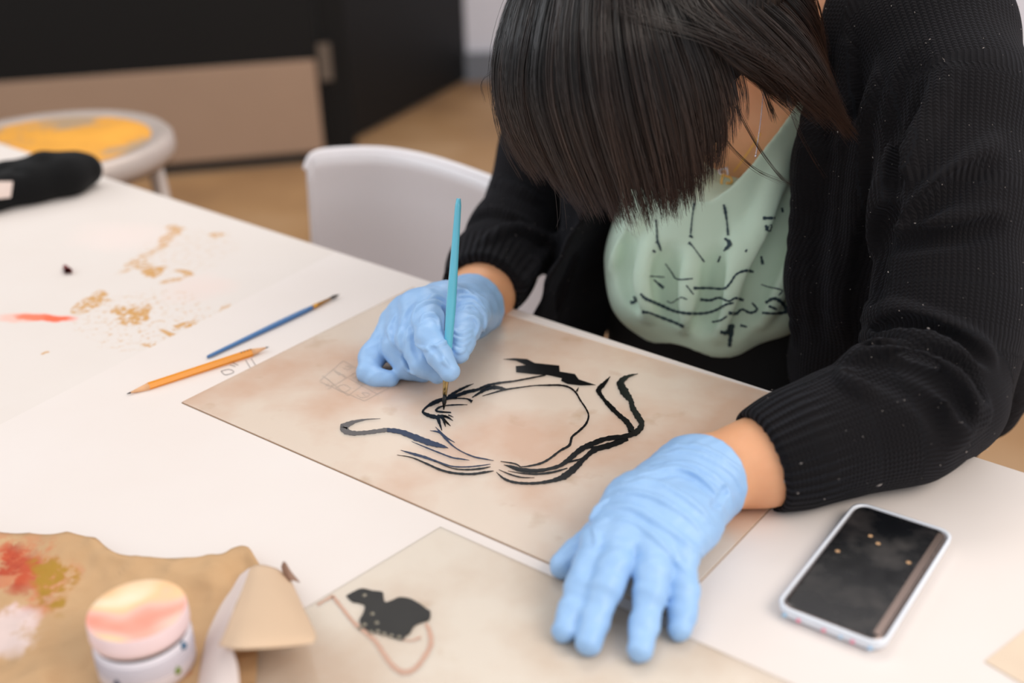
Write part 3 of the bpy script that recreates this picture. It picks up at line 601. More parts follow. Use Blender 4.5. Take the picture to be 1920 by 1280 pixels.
# ================================================================== the person
t = NT('skin'); n = t.noise(60, 4); t.set(Base_Color=t.mix(n, lin((226, 160, 116)), lin((238, 178, 136))), Roughness=.48, Subsurface_Weight=.25, Subsurface_Radius=(.012, .005, .003), Subsurface_Scale=1.0)
t.bump(t.noise(500, 3), .08, .0006); M_skin = t.m
t = NT('blue_nitrile'); n = t.noise(90, 4); n2 = t.noise(38, 4, rough=.6)
t.set(Base_Color=t.mix(n2, lin((144, 184, 230)), lin((164, 200, 238))), Roughness=.42, Specular_IOR_Level=.42, Subsurface_Weight=.05, Subsurface_Radius=(.004, .005, .008), Subsurface_Scale=1.0)
t.bump(t.math('ADD', t.math('MULTIPLY', t.noise(120, 3), .4), t.math('MULTIPLY', n2, .9)), .35, .0016); M_glove = t.m
def knit_mat(name, ca, cb):
    t = NT(name); a = t.add('ShaderNodeAttribute'); a.attribute_name = 'knit'; s = t.add('ShaderNodeSeparateXYZ'); t.link(a.outputs['Vector'], s.inputs[0])
    u_, v_, rb = s.outputs[0], s.outputs[1], s.outputs[2]
    fr = t.math('FRACT', u_); tri = t.math('ABSOLUTE', t.math('SUBTRACT', fr, .5))       # 0 centre .. .5 edge of a wale
    v2 = t.math('ADD', v_, t.math('MULTIPLY', tri, 1.1)); st = t.math('SINE', t.math('MULTIPLY', v2, 6.2832))
    wale = t.math('POWER', t.math('SUBTRACT', 1.0, t.math('MULTIPLY', tri, 2.0)), .6)
    h = t.math('MULTIPLY', wale, t.math('ADD', .72, t.math('MULTIPLY', st, .28)))
    rib = t.math('MULTIPLY', t.math('SINE', t.math('MULTIPLY', u_, 3.14159)), t.math('MULTIPLY', rb, 1.6))
    h = t.math('ADD', t.math('ADD', h, rib), t.math('MULTIPLY', t.noise(700, 2), .35))
    n = t.noise(12, 3); t.set(Base_Color=t.mix(n, lin(ca), lin(cb)), Roughness=.92, Sheen_Weight=.04, Sheen_Roughness=.5, Specular_IOR_Level=.15)
    t.b.inputs['Sheen Tint'].default_value = (.75, .8, 1, 1); t.bump(h, .9, .0016); return t.m
M_knit = knit_mat('black_ribbed_knit', (14, 13, 16), (24, 21, 22))
M_shirt_nt = NT('mint_jersey'); t = M_shirt_nt; n = t.noise(30, 4)
t.set(Base_Color=t.mix(n, lin((196, 220, 200)), lin((208, 230, 210))), Roughness=.85, Sheen_Weight=.15); t.bump(t.noise(900, 2), .15, .0005); M_shirt = t.m
M_trou = plain('black_trousers', (15, 16, 20), .85, .2, 60)
t = NT('dark_hair'); at_ = t.add('ShaderNodeAttribute'); at_.attribute_name = 'tint'; 
t.set(Base_Color=t.mix(at_.outputs['Fac'], lin((13, 11, 12)), lin((72, 48, 36))), Roughness=.30, Specular_IOR_Level=.62); M_hair = t.m
M_hair0 = plain('hair_mass', (15, 12, 12), .5, .2, 60)
M_goldj = plain('gold', (252, 196, 104), .35, .05, 100, metal=.7); M_silv = plain('silver_crystal', (235, 225, 235), .12, .1, 300, metal=.9)

def wp(t3):                                     # (u, v, d, r) or (u, v, ('h', height), r)
    return (P(*t3[:3]) if not isinstance(t3[2], tuple) else at(t3[0], t3[1], t3[2][1])), t3[3]
Hh = lambda L: [(at(u, v, h), r) for u, v, h, r in L]
Dd = lambda L: [(P(u, v, d), r) for u, v, d, r in L]
# skeletons -----------------------------------------------------------------
HANDR = dict(
 index=Dd([(800, 568, 1.128, .0135), (803, 598, 1.096, .0130), (805, 630, 1.074, .0126), (824, 666, 1.060, .0114), (843, 696, 1.056, .0096)]),
 middle=Dd([(776, 572, 1.136, .0130), (768, 635, 1.102, .0120), (793, 682, 1.086, .0112), (820, 700, 1.086, .0096)]),
 ring=Dd([(757, 584, 1.150, .0130), (742, 652, 1.124, .0118), (763, 688, 1.118, .0108), (792, 699, 1.120, .0096)]),
 pinky=Dd([(738, 606, 1.160, .0118), (697, 668, 1.138, .0108), (691, 698, 1.126, .0102), (706, 709, 1.119, .0094), (732, 711, 1.115, .0082)]),
 thumb=Dd([(904, 588, 1.190, .0180), (886, 585, 1.146, .0165), (872, 615, 1.104, .0142), (865, 640, 1.086, .0126), (861, 662, 1.077, .0098)]))
METAR = [Dd([(872, 570, 1.186, .020), (835, 566, 1.150, .018), (800, 568, 1.128, .0135)]), Dd([(866, 578, 1.195, .020), (820, 575, 1.160, .017), (776, 572, 1.136, .013)]),
 Dd([(862, 592, 1.200, .020), (806, 592, 1.172, .018), (757, 584, 1.150, .013)]), Dd([(866, 606, 1.200, .018), (806, 612, 1.182, .017), (738, 606, 1.160, .0118)]),
 Dd([(800, 640, 1.155, .014), (770, 640, 1.140, .012)])]
WRR = Dd([(868, 584, 1.197, .027), (884, 576, 1.232, .0275)])
FARMR = Dd([(868, 584, 1.197, .026), (888, 572, 1.235, .0275), (905, 548, 1.27, .035), (935, 490, 1.34, .040), (990, 410, 1.43, .044)])
HANDL = dict(
 index=Hh([(1120, 1018, .032, .0118), (1106, 1058, .029, .0105), (1090, 1097, .024, .0100), (1072, 1145, .015, .0093), (1058, 1181, .0098, .0086)]),
 middle=Hh([(1166, 1022, .036, .0120), (1152, 1062, .034, .0110), (1137, 1100, .028, .0108), (1116, 1160, .016, .0098), (1104, 1204, .0104, .0092)]),
 ring=Hh([(1228, 1032, .036, .0120), (1224, 1075, .032, .0112), (1219, 1113, .025, .0106), (1208, 1172, .0145, .0096), (1201, 1217, .0100, .0088)]),
 pinky=Hh([(1279, 1044, .030, .0108), (1283, 1106, .020, .0096), (1280, 1150, .0125, .0088), (1275, 1180, .0090, .0080)]),
 thumb=Hh([(1225, 935, .022, .0180), (1125, 1012, .016, .0135), (1082, 1043, .013, .0118), (1056, 1060, .0112, .0100)]))
METAL = [Hh([(1300, 866, .034, .024), (1186, 946, .033, .0200), (1120, 1018, .032, .0120)]), Hh([(1318, 880, .036, .024), (1212, 962, .037, .0190), (1166, 1022, .036, .0125)]),
 Hh([(1334, 900, .034, .023), (1262, 978, .036, .0185), (1228, 1032, .036, .0125)]), Hh([(1346, 918, .027, .021), (1300, 985, .030, .0175), (1279, 1044, .030, .0112)]), Hh([(1290, 890, .022, .020), (1200, 960, .020, .019), (1140, 1005, .018, .014)]),
 Hh([(1265, 945, .018, .017), (1225, 1000, .018, .016)])]
WRL = Hh([(1330, 890, .031, .0285), (1395, 872, .032, .030)])
FARML = Hh([(1330, 890, .031, .0270), (1390, 873, .0335, .0305), (1440, 862, .0365, .0345), (1600, 815, .042, .038), (1765, 752, .050, .042)])
UPL = Dd([(1765, 742, .985, .043), (1775, 560, 1.0, .045), (1785, 200, 1.05, .050), (1745, 70, 1.10, .055)])
UPR = Dd([(990, 410, 1.43, .043), (1050, 230, 1.38, .046), (1130, 80, 1.31, .05)])
HC = P(1240, 40, 1.05)                           # head centre
fwd = P(870, 700, 1.09)-HC; fwd /= np.linalg.norm(fwd); upv = np.array([.02, -.92, .42]); upv = upv-fwd*np.dot(upv, fwd); upv /= np.linalg.norm(upv); sdv = np.cross(fwd, upv)
QH = np.stack([sdv, fwd, upv], 1)                 # columns: side, forward (face), crown
hp = lambda a, b, c: HC+sdv*a+fwd*b+upv*c
SHL, SHR = P(1745, 75, 1.10), P(1130, 80, 1.31)
sax = (SHL-SHR)/np.linalg.norm(SHL-SHR); PEL = P(1335, 830, 1.50); CHE = P(1440, 190, 1.275)
tup = CHE-PEL; tup /= np.linalg.norm(tup); tup = tup-sax*np.dot(tup, sax); tup /= np.linalg.norm(tup); tf = np.cross(tup, sax)
if np.dot(tf, CAM-CHE) < 0: tf = -tf
QT = np.stack([sax, tf, tup], 1)
def add_body(F, g=0.0, hands=True, head=True):
    """g grows the figure: clothing is the same trunk, grown"""
    F.ell(CHE, (.165+g, .098+g, .15+g), QT, .03)
    F.ell(CHE*.5+PEL*.5, (.140+g, .098+g, .19+g), QT, .05)
    F.ell(PEL, (.165+g, .115+g, .13+g), QT, .05)
    F.chain([(SHL, .052+g), (CHE+tup*.085+tf*-.01, .055+g), (SHR, .052+g)], .05)
# body: one continuous skin mesh
Fb = Field(); add_body(Fb)
NB, NT_ = CHE+tup*.11-tf*.005, hp(0, -.035, -.055)
Fb.chain([(NB, .058), (NT_, .050)], .03)
Fb.ell(hp(0, -.015, .035), (.073, .090, .082), QH, .02); Fb.ell(hp(0, .030, -.030), (.056, .060, .078), QH, .03); Fb.ell(hp(0, .055, -.080), (.026, .024, .022), QH, .02)
Fb.chain([(hp(0, .080, .018), .006), (hp(0, .100, -.022), .0095)], .012); Fb.chain([(hp(-.012, .090, -.026), .006), (hp(.012, .090, -.026), .006)], .006)
Fb.chain([(hp(-.035, .078, .026), .008), (hp(.035, .078, .026), .008)], .012)
for s in (-1, 1):
    Fb.ell(hp(.029*s, .089, .006), (.013, .009, .009), QH, .008, True); Fb.ell(hp(.029*s, .078, .005), (.012, .010, .010), QH, .004)
    Fb.ell(hp(.078*s, -.008, -.004), (.006, .018, .030), QH, .006); Fb.ell(hp(.084*s, -.004, .0), (.005, .010, .016), QH, .004, True)
Fb.chain([(hp(-.018, .088, -.051), .0045), (hp(0, .093, -.049), .005), (hp(.018, .088, -.051), .0045)], .006); Fb.chain([(hp(-.014, .088, -.060), .0045), (hp(.014, .088, -.060), .005)], .005)
for arm, wr, hd, mt in ((UPL, FARML, HANDL, METAL), (UPR, FARMR, HANDR, METAR)):
    Fb.chain(arm, .03); Fb.chain(wr, .012); 
    for q in mt: Fb.chain([(p, r_-.003) for p, r_ in q], .012)
    for q in hd.values(): Fb.chain([(p, r_-.0028) for p, r_ in q], .004)
for s in (-1, 1):                                # thighs, shins and feet under the table
    hip = PEL+sax*.085*s; kn = np.array([hip[0]+.02*s-.02, hip[1]-.40, .53]); an = np.array([kn[0], kn[1]+.06, .09]); Fb.chain([(hip, .085), (kn, .056)], .03); Fb.chain([(kn, .054), ((kn+an)/2+[0, .01, 0], .050), (an, .036)], .02); Fb.chain([(an-[0, 0, .045], .036), (an+[0, -.12, -.055], .026)], .02)
    if s < 0: LEG = [(hip, kn, an)]
    else: LEG.append((hip, kn, an))
lo = np.array([min(HC[0]-.15, FARMR[0][0][0]-.35, LEG[0][1][0]-.15), LEG[0][1][1]-.2, -.01]); hi = np.array([.72, PEL[1]+.22, HC[2]+.2])
lo[1] = min(lo[1], HANDL['middle'][-1][0][1]-.05)
root_loc = np.array([PEL[0], PEL[1], 0]); person = empty('person', root_loc, 'person in black knit cardigan and mint shirt bending over the sheet, wearing blue gloves', 'person')
V, Fq = polygonise(Fb, lo, hi, .0058); body = fastmesh('body', V, Fq, M_skin, person)
# gloves --------------------------------------------------------------------
def glove(hand, meta, wrist, rim_n, folds, creases, name, forearm, extra=None):
    F = Field()
    for q in meta: F.chain(q, .014)
    F.chain(wrist, .014)
    for q in hand.values(): F.chain(q[:3], .009 if wrist is WRR else .0045); F.chain(q[1:], .0045)
    if extra: extra(F)
    cut_p, cut_n = rim_n
    base = Field(); base.ops = list(F.ops)
    for pts, r_, off in folds: ridge(F, base, pts, r_*1.5, .0022, off-r_*.62, m=7)
    for pts, r_ in creases: ridge(F, base, pts, r_*.8, .0040, r_*.55, True, m=6)
    F.fn(lambda p, d: d+.00035*np.sin(p[:, 0]*310+2*np.sin(p[:, 1]*170))*np.sin(p[:, 1]*260+p[:, 2]*330))
    F.fn(lambda p, d: -smin(-d, -((p-cut_p) @ cut_n), .002))
    inner = Field().chain([(p, r_+.0006) for p, r_ in forearm], .01)
    def hollow(p, d):
        q = inner(p); m = (p-cut_p) @ cut_n; q = np.where(m > -.020, q, 1.0); return np.maximum(d, -q)
    F.fn(hollow)
    pts = np.array([p for q in list(hand.values())+meta+[wrist] for p, _ in q]); lo, hi = pts.min(0)-.045, pts.max(0)+.045
    V, Fq = polygonise(F, lo, hi, .00105); o = fastmesh(name, V, Fq, M_glove, person); return F, base, o
nL = WRL[1][0]-WRL[0][0]; nL /= np.linalg.norm(nL)
foldsL = [([(1224, 880), (1290, 872), (1350, 905), (1372, 945)], .0022, -.0006), ([(1200, 892), (1275, 880), (1330, 915), (1352, 958)], .0020, -.0004), ([(1160, 912), (1230, 905), (1300, 945), (1338, 985)], .0017, -.0002),
 ([(1245, 852), (1300, 850), (1370, 885), (1390, 925)], .0018, -.0004), ([(1128, 950), (1190, 955), (1260, 1000), (1318, 1062)], .0022, -.0004), ([(1140, 968), (1200, 985), (1250, 1030), (1292, 1080)], .0015, 0), ([(1150, 925), (1220, 930), (1290, 970), (1330, 1020)], .0014, 0),
 ([(1180, 955), (1240, 980), (1290, 1020), (1318, 1040)], .0014, 0), ([(1108, 975), (1122, 955), (1140, 938)], .0018, 0), ([(1262, 835), (1320, 840), (1378, 875), (1394, 905)], .0012, 0), ([(1112, 990), (1120, 1010), (1116, 1030)], .0012, 0)]
creL = [([(1338, 948), (1352, 935), (1362, 915)], .0016), ([(1215, 893), (1290, 890), (1345, 930)], .0012)]
zc = R @ np.array([0, 0, 1.]); nLc = nL+.75*zc; nLc /= np.linalg.norm(nLc); cutL = P(1292, 900, .912)
FgL, bL, gloveL = glove(HANDL, METAL, WRL, (cutL, nLc), foldsL, creL, 'glove', FARML, lambda F: F.chain([(WRL[0][0]-nL*.012, .0310), (WRL[0][0]+nL*.008, .0335), (WRL[1][0], .0365)], .008))
nR = WRR[1][0]-WRR[0][0]; nR /= np.linalg.norm(nR)
foldsR = [([(775, 612), (780, 583), (803, 567), (828, 572), (836, 590)], .0018, 0), ([(790, 603), (797, 592), (812, 590), (822, 602), (824, 618)], .0014, 0), ([(778, 645), (800, 654), (826, 646), (836, 640)], .0012, 0),
 ([(752, 668), (762, 690), (780, 702)], .0011, 0), ([(740, 650), (730, 620), (742, 590)], .0013, 0), ([(862, 572), (888, 570), (908, 592), (906, 622)], .0017, 0), ([(876, 598), (888, 596), (896, 610), (890, 630)], .0014, 0), ([(852, 640), (866, 648), (882, 638)], .0010, 0),
 ([(850, 618), (864, 627), (884, 618)], .0011, 0), ([(852, 653), (862, 660), (874, 652)], .0010, 0), ([(850, 630), (864, 638), (884, 628)], .0009, 0), ([(840, 543), (872, 546), (902, 568)], .0015, 0), ([(858, 556), (890, 558), (915, 588)], .0013, 0), ([(870, 580), (884, 576), (898, 588)], .0012, 0), ([(820, 668), (832, 676), (842, 690)], .0010, 0), ([(800, 566), (815, 556), (832, 560)], .0014, 0)]
creR = [([(754, 668), (752, 632), (764, 588), (776, 566)], .0024), ([(804, 650), (818, 660), (826, 674)], .0010), ([(784, 672), (776, 650), (774, 622)], .0018)]
def websR(F):
    F.chain(Dd([(750, 605, 1.162, .0145), (726, 652, 1.146, .0115)]), .012); F.chain(Dd([(765, 590, 1.150, .014), (752, 630, 1.130, .0125)]), .010)
    F.chain([(WRR[1][0]-nR*.018, .0330), (cutR, .0365)], .010)
cutR = WRR[1][0]
FgR, bR, gloveR = glove(HANDR, METAR, WRR, (cutR, nR), foldsR, creR, 'glove', FARMR, websR)
gloveL['label'] = 'blue glove resting flat with spread fingers'; gloveR['label'] = 'blue glove holding the paintbrush'
# cardigan ------------------------------------------------------------------
SLL = Hh([(1424, 866, .0385, .0405), (1500, 838, .043, .0440), (1590, 806, .047, .0480), (1690, 775, .054, .054), (1760, 745, .056, .052)])
SUL = Dd([(1762, 742, .985, .054), (1772, 640, .99, .058), (1778, 560, 1.0, .060), (1784, 380, 1.02, .064), (1786, 200, 1.05, .067), (1740, 60, 1.10, .070)])
SLR = Dd([(902, 545, 1.262, .0445), (922, 505, 1.31, .047), (960, 445, 1.37, .050), (1002, 380, 1.42, .055)])
SUR = Dd([(1002, 380, 1.42, .055), (1032, 290, 1.40, .060), (1060, 200, 1.37, .062), (1130, 70, 1.31, .066)])
Fc = Field(); add_body(Fc, .014)
Fc.chain([(SHL+tup*.0, .068), (CHE+tup*.10-tf*.03, .060)], .04); 
Fc.chain(SLL, .02); Fc.chain(SUL, .02); Fc.chain(SLR, .02); Fc.chain(SUR, .02)
# hanging body panels and the tail behind the elbow
Fc.chain(Dd([(1590, 60, 1.16, .045), (1590, 300, 1.13, .050), (1570, 520, 1.15, .045), (1565, 680, 1.19, .040), (1570, 800, 1.24, .04)]), .03)
Fc.chain(Dd([(1700, 100, 1.14, .055), (1690, 350, 1.12, .050), (1660, 560, 1.14, .045), (1640, 720, 1.19, .045)]), .03)
Fc.chain(Dd([(1820, 300, 1.16, .055), (1835, 560, 1.18, .045), (1850, 720, 1.20, .038), (1845, 770, 1.21, .030)]), .03)
Fc.chain(Dd([(1700, 500, 1.25, .08), (1740, 720, 1.28, .07), (1740, 800, 1.30, .06)]), .03)
Fc.chain(Dd([(1135, 400, 1.24, .022), (1105, 470, 1.25, .026), (1072, 540, 1.262, .028), (1050, 620, 1.29, .032), (1045, 720, 1.33, .04)]), .012); Fc.chain(Dd([(1130, 380, 1.30, .04), (1120, 520, 1.345, .05), (1110, 650, 1.37, .06)]), .02); Fc.chain(Dd([(1150, 420, 1.38, .05), (1150, 640, 1.40, .06)]), .02)
Fc.chain(Dd([(1130, 300, 1.27, .05), (1120, 430, 1.30, .035)]), .02)
cb_ = Field(); cb_.ops = list(Fc.ops)
foldsC = [  # (pixel trace, radius, offset)
 ([(1590, 684), (1640, 672), (1720, 690), (1780, 745), (1800, 800), (1770, 835)], .0095, -.001), ([(1600, 668), (1660, 655), (1740, 672), (1800, 712), (1835, 770), (1815, 800)], .0080, -.001),
 ([(1612, 645), (1660, 625), (1740, 640), (1800, 672), (1850, 700)], .0085, -.001), ([(1622, 600), (1680, 590), (1760, 618), (1830, 655), (1852, 690)], .0080, -.001), ([(1632, 575), (1700, 590), (1790, 640), (1845, 665)], .0060, .0),
 ([(1588, 700), (1600, 720), (1640, 740)], .006, 0), ([(1690, 720), (1740, 760), (1765, 810)], .006, 0), ([(1760, 725), (1800, 745), (1830, 780)], .006, 0),
 ([(1660, 445), (1720, 430), (1800, 415), (1880, 390)], .0075, .001), ([(1670, 430), (1740, 375), (1820, 310), (1870, 260)], .0075, .001), ([(1668, 420), (1690, 330), (1740, 230), (1800, 110)], .0110, .002),
 ([(1640, 470), (1650, 370), (1690, 260), (1760, 150)], .0065, .002), ([(1600, 60), (1590, 180), (1570, 300)], .010, 0), ([(1660, 120), (1630, 240), (1610, 400), (1600, 520)], .009, 0), ([(1520, 100), (1512, 250), (1500, 380), (1490, 520), (1495, 640)], .006, .001),
 ([(870, 430), (920, 400), (990, 420)], .006, .001), ([(905, 340), (950, 350), (1010, 380)], .006, 0), ([(900, 460), (960, 430), (1030, 450)], .005, .001), ([(960, 560), (1000, 500), (1050, 440)], .006, .002)]
for pts, r_, off in foldsC: ridge(Fc, cb_, pts, r_*1.3, .008, off-r_*.40)
for pts, r_ in [([(1600, 680), (1700, 682), (1780, 728), (1818, 790)], .006), ([(1620, 656), (1700, 650), (1800, 690), (1846, 745)], .006), ([(1640, 618), (1700, 608), (1780, 634), (1850, 676)], .0045), ([(1592, 700), (1660, 705), (1740, 760), (1768, 820)], .005),
 ([(1720, 90), (1700, 240), (1668, 380)], .008), ([(1700, 420), (1790, 350), (1870, 300)], .006), ([(1548, 120), (1545, 300), (1530, 480), (1530, 640)], .008), ([(1625, 420), (1610, 560), (1600, 660)], .008)]: ridge(Fc, cb_, pts, r_, .010, .002, True)
for pts, r_ in [([(1640, 560), (1652, 440), (1672, 400)], .007), ([(1655, 460), (1720, 450), (1800, 440), (1870, 420)], .004), ([(1700, 110), (1672, 220), (1650, 330)], .005)]: ridge(Fc, cb_, pts, r_, .012, 0, True)
from math import floor
def inpoly(u, v, poly):
    x = np.zeros(len(u), bool); n_ = len(poly)
    for i in range(n_):
        (x1, y1), (x2, y2) = poly[i], poly[(i+1) % n_]
        if y1 == y2: continue
        c = ((y1 > v) != (y2 > v)) & (u < (x2-x1)*(v-y1)/(y2-y1)+x1); x ^= c
    return x
def polydist(u, v, poly):
    m = np.full(len(u), 1e9)
    for i in range(len(poly)):
        a = np.array(poly[i], float); b = np.array(poly[(i+1) % len(poly)], float); ba = b-a; px = u-a[0]; py = v-a[1]
        t_ = np.clip((px*ba[0]+py*ba[1])/(ba @ ba), 0, 1); m = np.minimum(m, np.hypot(px-t_*ba[0], py-t_*ba[1]))
    return np.where(inpoly(u, v, poly), -m, m)
# front opening, laid out on the plane of the chest (side, up) in metres
def chestuv(p): q = p-CHE; return q @ sax, q @ tup, q @ tf
def pix2chest(u, v):
    r0 = P(u, v, 1.0)-CAM; o = CAM+r0*(np.dot(CHE+tf*.10-CAM, tf)/np.dot(r0, tf)); a, b, _ = chestuv(o[None]); return float(a[0]), float(b[0])
OPEN = [pix2chest(*q) for q in ((1545, -120), (1530, 60), (1528, 160), (1510, 260), (1496, 380), (1484, 480), (1480, 580), (1486, 700), (1490, 900), (1090, 900), (1100, 700), (1118, 570), (1138, 480), (1165, 405), (1190, 280), (1220, 100), (1250, -120))]
def opening(p, d):
    a, b, c = chestuv(p); m = (c > .02) & (d < .03)
    s = np.full(len(p), 1.0); 
    if m.any(): s[m] = polydist(a[m], b[m], OPEN)
    return -smin(-d, s, .010)
Fopen = Field(); Fopen.ops = list(Fc.ops)
SLEEVE = Field().chain(SLL, .02).chain(SUL, .02).chain(SLR, .02).chain(SUR, .02)
Ftors = Fc
def card(p):
    d = Fopen(p); d2 = opening(p, d); sl = SLEEVE(p); d = np.where(sl < .004, d, np.maximum(d2, -1e9))
    return np.where(sl < .004, np.minimum(d, d2+10), d)
Fcard = Field().fn(lambda p, d: card(p))
cc1 = Hh([(1424, 866, .0385, .04)])[0][0]; cn1 = cc1-SLL[1][0]; cn1 /= np.linalg.norm(cn1)
cc2 = SLR[0][0]; cn2 = cc2-SLR[1][0]; cn2 /= np.linalg.norm(cn2)
armL = Field().chain([(p, r_+.0008) for p, r_ in FARML], .01); armR = Field().chain([(p, r_+.0008) for p, r_ in FARMR], .01)
def cuffs(p, d):
    for c, n_, arm, L_ in ((cc1, cn1, armL, .03), (cc2, cn2, armR, .03)):
        near = ((p-c)**2).sum(1) < .075**2; m = (p-c) @ n_
        rr = np.linalg.norm((p-c)-m[:, None]*n_, axis=1)
        d = np.where(near & (rr < .06), -smin(-d, -m, .004), d)
        if near.any():
            q = arm(p[near]); q = np.where(m[near] > -L_, q, 1.0); d[near] = np.maximum(d[near], -q)
    return d
Fcard.fn(cuffs)
# the neck stays open at the collar
NK = Field().chain([(NB-tup*.04, .072), (NT_, .075), (NT_+(NT_-NB)*.8, .10)], .02)
Fcard.fn(lambda p, d: -smin(-d, NK(p), .006))
Fcard.fn(lambda p, d: np.where(p[:, 2] < TAB+.03, np.maximum(d, np.where(((p-tabo) @ ey > -.012), TAB+.0012-p[:, 2], -1)), d))
V, Fq = polygonise(Fcard, (-.20, .60, .50), (.75, PEL[1]+.2, 1.30), .0030)
card_o = fastmesh('cardigan', V, Fq, M_knit, person)
def knit_uv(V):
    out = np.zeros((len(V), 3), np.float32); best = np.full(len(V), 9.0)
    for ch, per, cuff_at in ((SLL, 74, 0), (SUL, 84, None), (SLR, 70, 0), (SUR, 78, None)):
        s0 = 0 if cuff_at is not None else .3
        p0 = np.array([q[0] for q in ch]); ax0 = None
        for (a, ra), (b, rb) in zip(ch[:-1], ch[1:]):
            d = b-a; L = np.linalg.norm(d); d = d/L
            e = np.cross(d, np.array([.3, -.8, .2])); e /= np.linalg.norm(e); f = np.cross(d, e)
            if ax0 is not None: e = ax0-d*np.dot(ax0, d); e /= np.linalg.norm(e); f = np.cross(d, e)
            ax0 = e; q = V-a; tt = np.clip(q @ d, 0, L); w = q-tt[:, None]*d; dist = np.linalg.norm(w, axis=1)-(ra+(rb-ra)*tt/L)
            m = (dist < best) & (dist < .016); best = np.where(m, dist, best)
            an = np.arctan2(w @ f, w @ e)/(2*math.pi)
            out[m, 0] = (an*per)[m]; out[m, 1] = ((s0+tt)/.0034)[m]
            if cuff_at is not None: out[m, 2] = np.clip(1-(s0+tt-.035)/.02, 0, 1)[m]
            s0 += L
    m = best > 8; a, b, c = chestuv(V); out[m, 0] = ((a+c*.6)/.0042)[m]; out[m, 1] = (b/.0036)[m]; return out
uvw = knit_uv(V); at2 = card_o.data.attributes.new('knit', 'FLOAT_VECTOR', 'POINT')
if len(card_o.data.vertices) == len(uvw): at2.data.foreach_set('vector', uvw.ravel())
# lint specks
g = grad(Fcard, V[::1][rng.choice(len(V), 1500)])
idx = rng.choice(len(V), 1500); g = grad(Fcard, V[idx]); parts = []
for p, n_ in zip(V[idx], g):
    if p[2] < TAB-.05: continue
    s_ = rng.uniform(.00022, .00052); a = rng.normal(size=3); a -= n_*np.dot(a, n_); a /= np.linalg.norm(a)+1e-9; L = s_*rng.choice([1, 1, 1.3, 3, 7], p=[.4, .25, .2, .1, .05]); b = np.cross(n_, a)
    parts.append(([p+n_*.0008-a*L, p+n_*.0008+b*s_*.7, p+n_*.0010+a*L, p+n_*.0008-b*s_*.7, p+n_*.0016], [(0, 1, 4), (1, 2, 4), (2, 3, 4), (3, 0, 4), (0, 3, 2, 1)]))
lv, lf = join(parts); lint = mesh('lint', lv, lf, plain('pale_lint', (176, 166, 160), .9), None, False); lint.parent = card_o; lint.location = (0, 0, 0); lint['kind'] = 'stuff'
lint.location = Vector((0, 0, 0)); 
# shirt ---------------------------------------------------------------------
Fs = Field(); 
Fs.ell(CHE+tf*.002, (.155, .112, .150), QT, .03)
Fs.chain(Dd([(1330, 300, 1.245, .075), (1320, 430, 1.27, .085), (1300, 520, 1.29, .085)]), .05)
Fs.chain(Dd([(1420, 300, 1.225, .055), (1430, 430, 1.24, .060), (1420, 520, 1.25, .060)]), .05)
Fs.chain(Dd([(1215, 490, 1.27, .042), (1215, 545, 1.265, .040)]), .03)
Fs.chain(Dd([(1340, 540, 1.25, .042), (1345, 610, 1.245, .034)]), .03)
Fs.chain(Dd([(1455, 500, 1.23, .030), (1460, 560, 1.235, .030)]), .03)
Fs.chain(Dd([(1260, 500, 1.27, .05), (1290, 580, 1.27, .035)]), .03)
sb = Field(); sb.ops = list(Fs.ops)
for pts, r_, off in [([(1470, 300), (1440, 400), (1400, 480), (1370, 560)], .010, .001), ([(1500, 330), (1490, 430), (1470, 510), (1430, 600)], .008, .001), ([(1150, 500), (1190, 430), (1200, 400)], .006, 0), ([(1222, 450), (1212, 530), (1215, 590)], .009, .001), ([(1390, 430), (1372, 540), (1350, 625)], .009, .001), ([(1300, 480), (1290, 560), (1285, 610)], .008, .001)]: ridge(Fs, sb, pts, r_, .014, off)
for pts, r_ in [([(1492, 360), (1455, 450), (1415, 540), (1385, 625)], .009), ([(1256, 470), (1246, 530), (1262, 600)], .007), ([(1180, 440), (1172, 520), (1190, 575)], .006), ([(1345, 480), (1335, 560), (1310, 620)], .006)]: ridge(Fs, sb, pts, r_, .014, .001, True)
NK2 = Field().chain([(NB-tup*.05+tf*.05, .052), (NB+tup*.02+tf*.03, .066), (NT_, .070)], .02)
Fs.fn(lambda p, d: -smin(-d, NK2(p), .003))
NECKL = [pix2chest(*q) for q in ((1180, 120), (1300, 300), (1352, 332), (1388, 342), (1415, 322), (1440, 290), (1470, 240), (1490, 200), (1512, 120), (1520, -120), (1200, -120))]
def neckline(p, d):
    a, b, c = chestuv(p); m = c > -.02; s = np.full(len(p), 1.0)
    if m.any(): s[m] = polydist(a[m], b[m], NECKL)
    return -smin(-d, s, .002)
Fs.fn(neckline)
def hem(p, d):
    q = p-CHE; s = -(q @ tup)-.0; hm = P(1330, 652, 1.235)-CHE; hm = -(hm @ tup); side = q @ sax
    return np.maximum(d, s-hm-.006*np.sin(side*60)-(side+.05)*.10)
Fs.fn(hem)
V, Fq = polygonise(Fs, (-.15, .85, .60), (.50, 1.5, 1.30), .003); shirt = fastmesh('shirt', V, Fq, M_shirt, person)
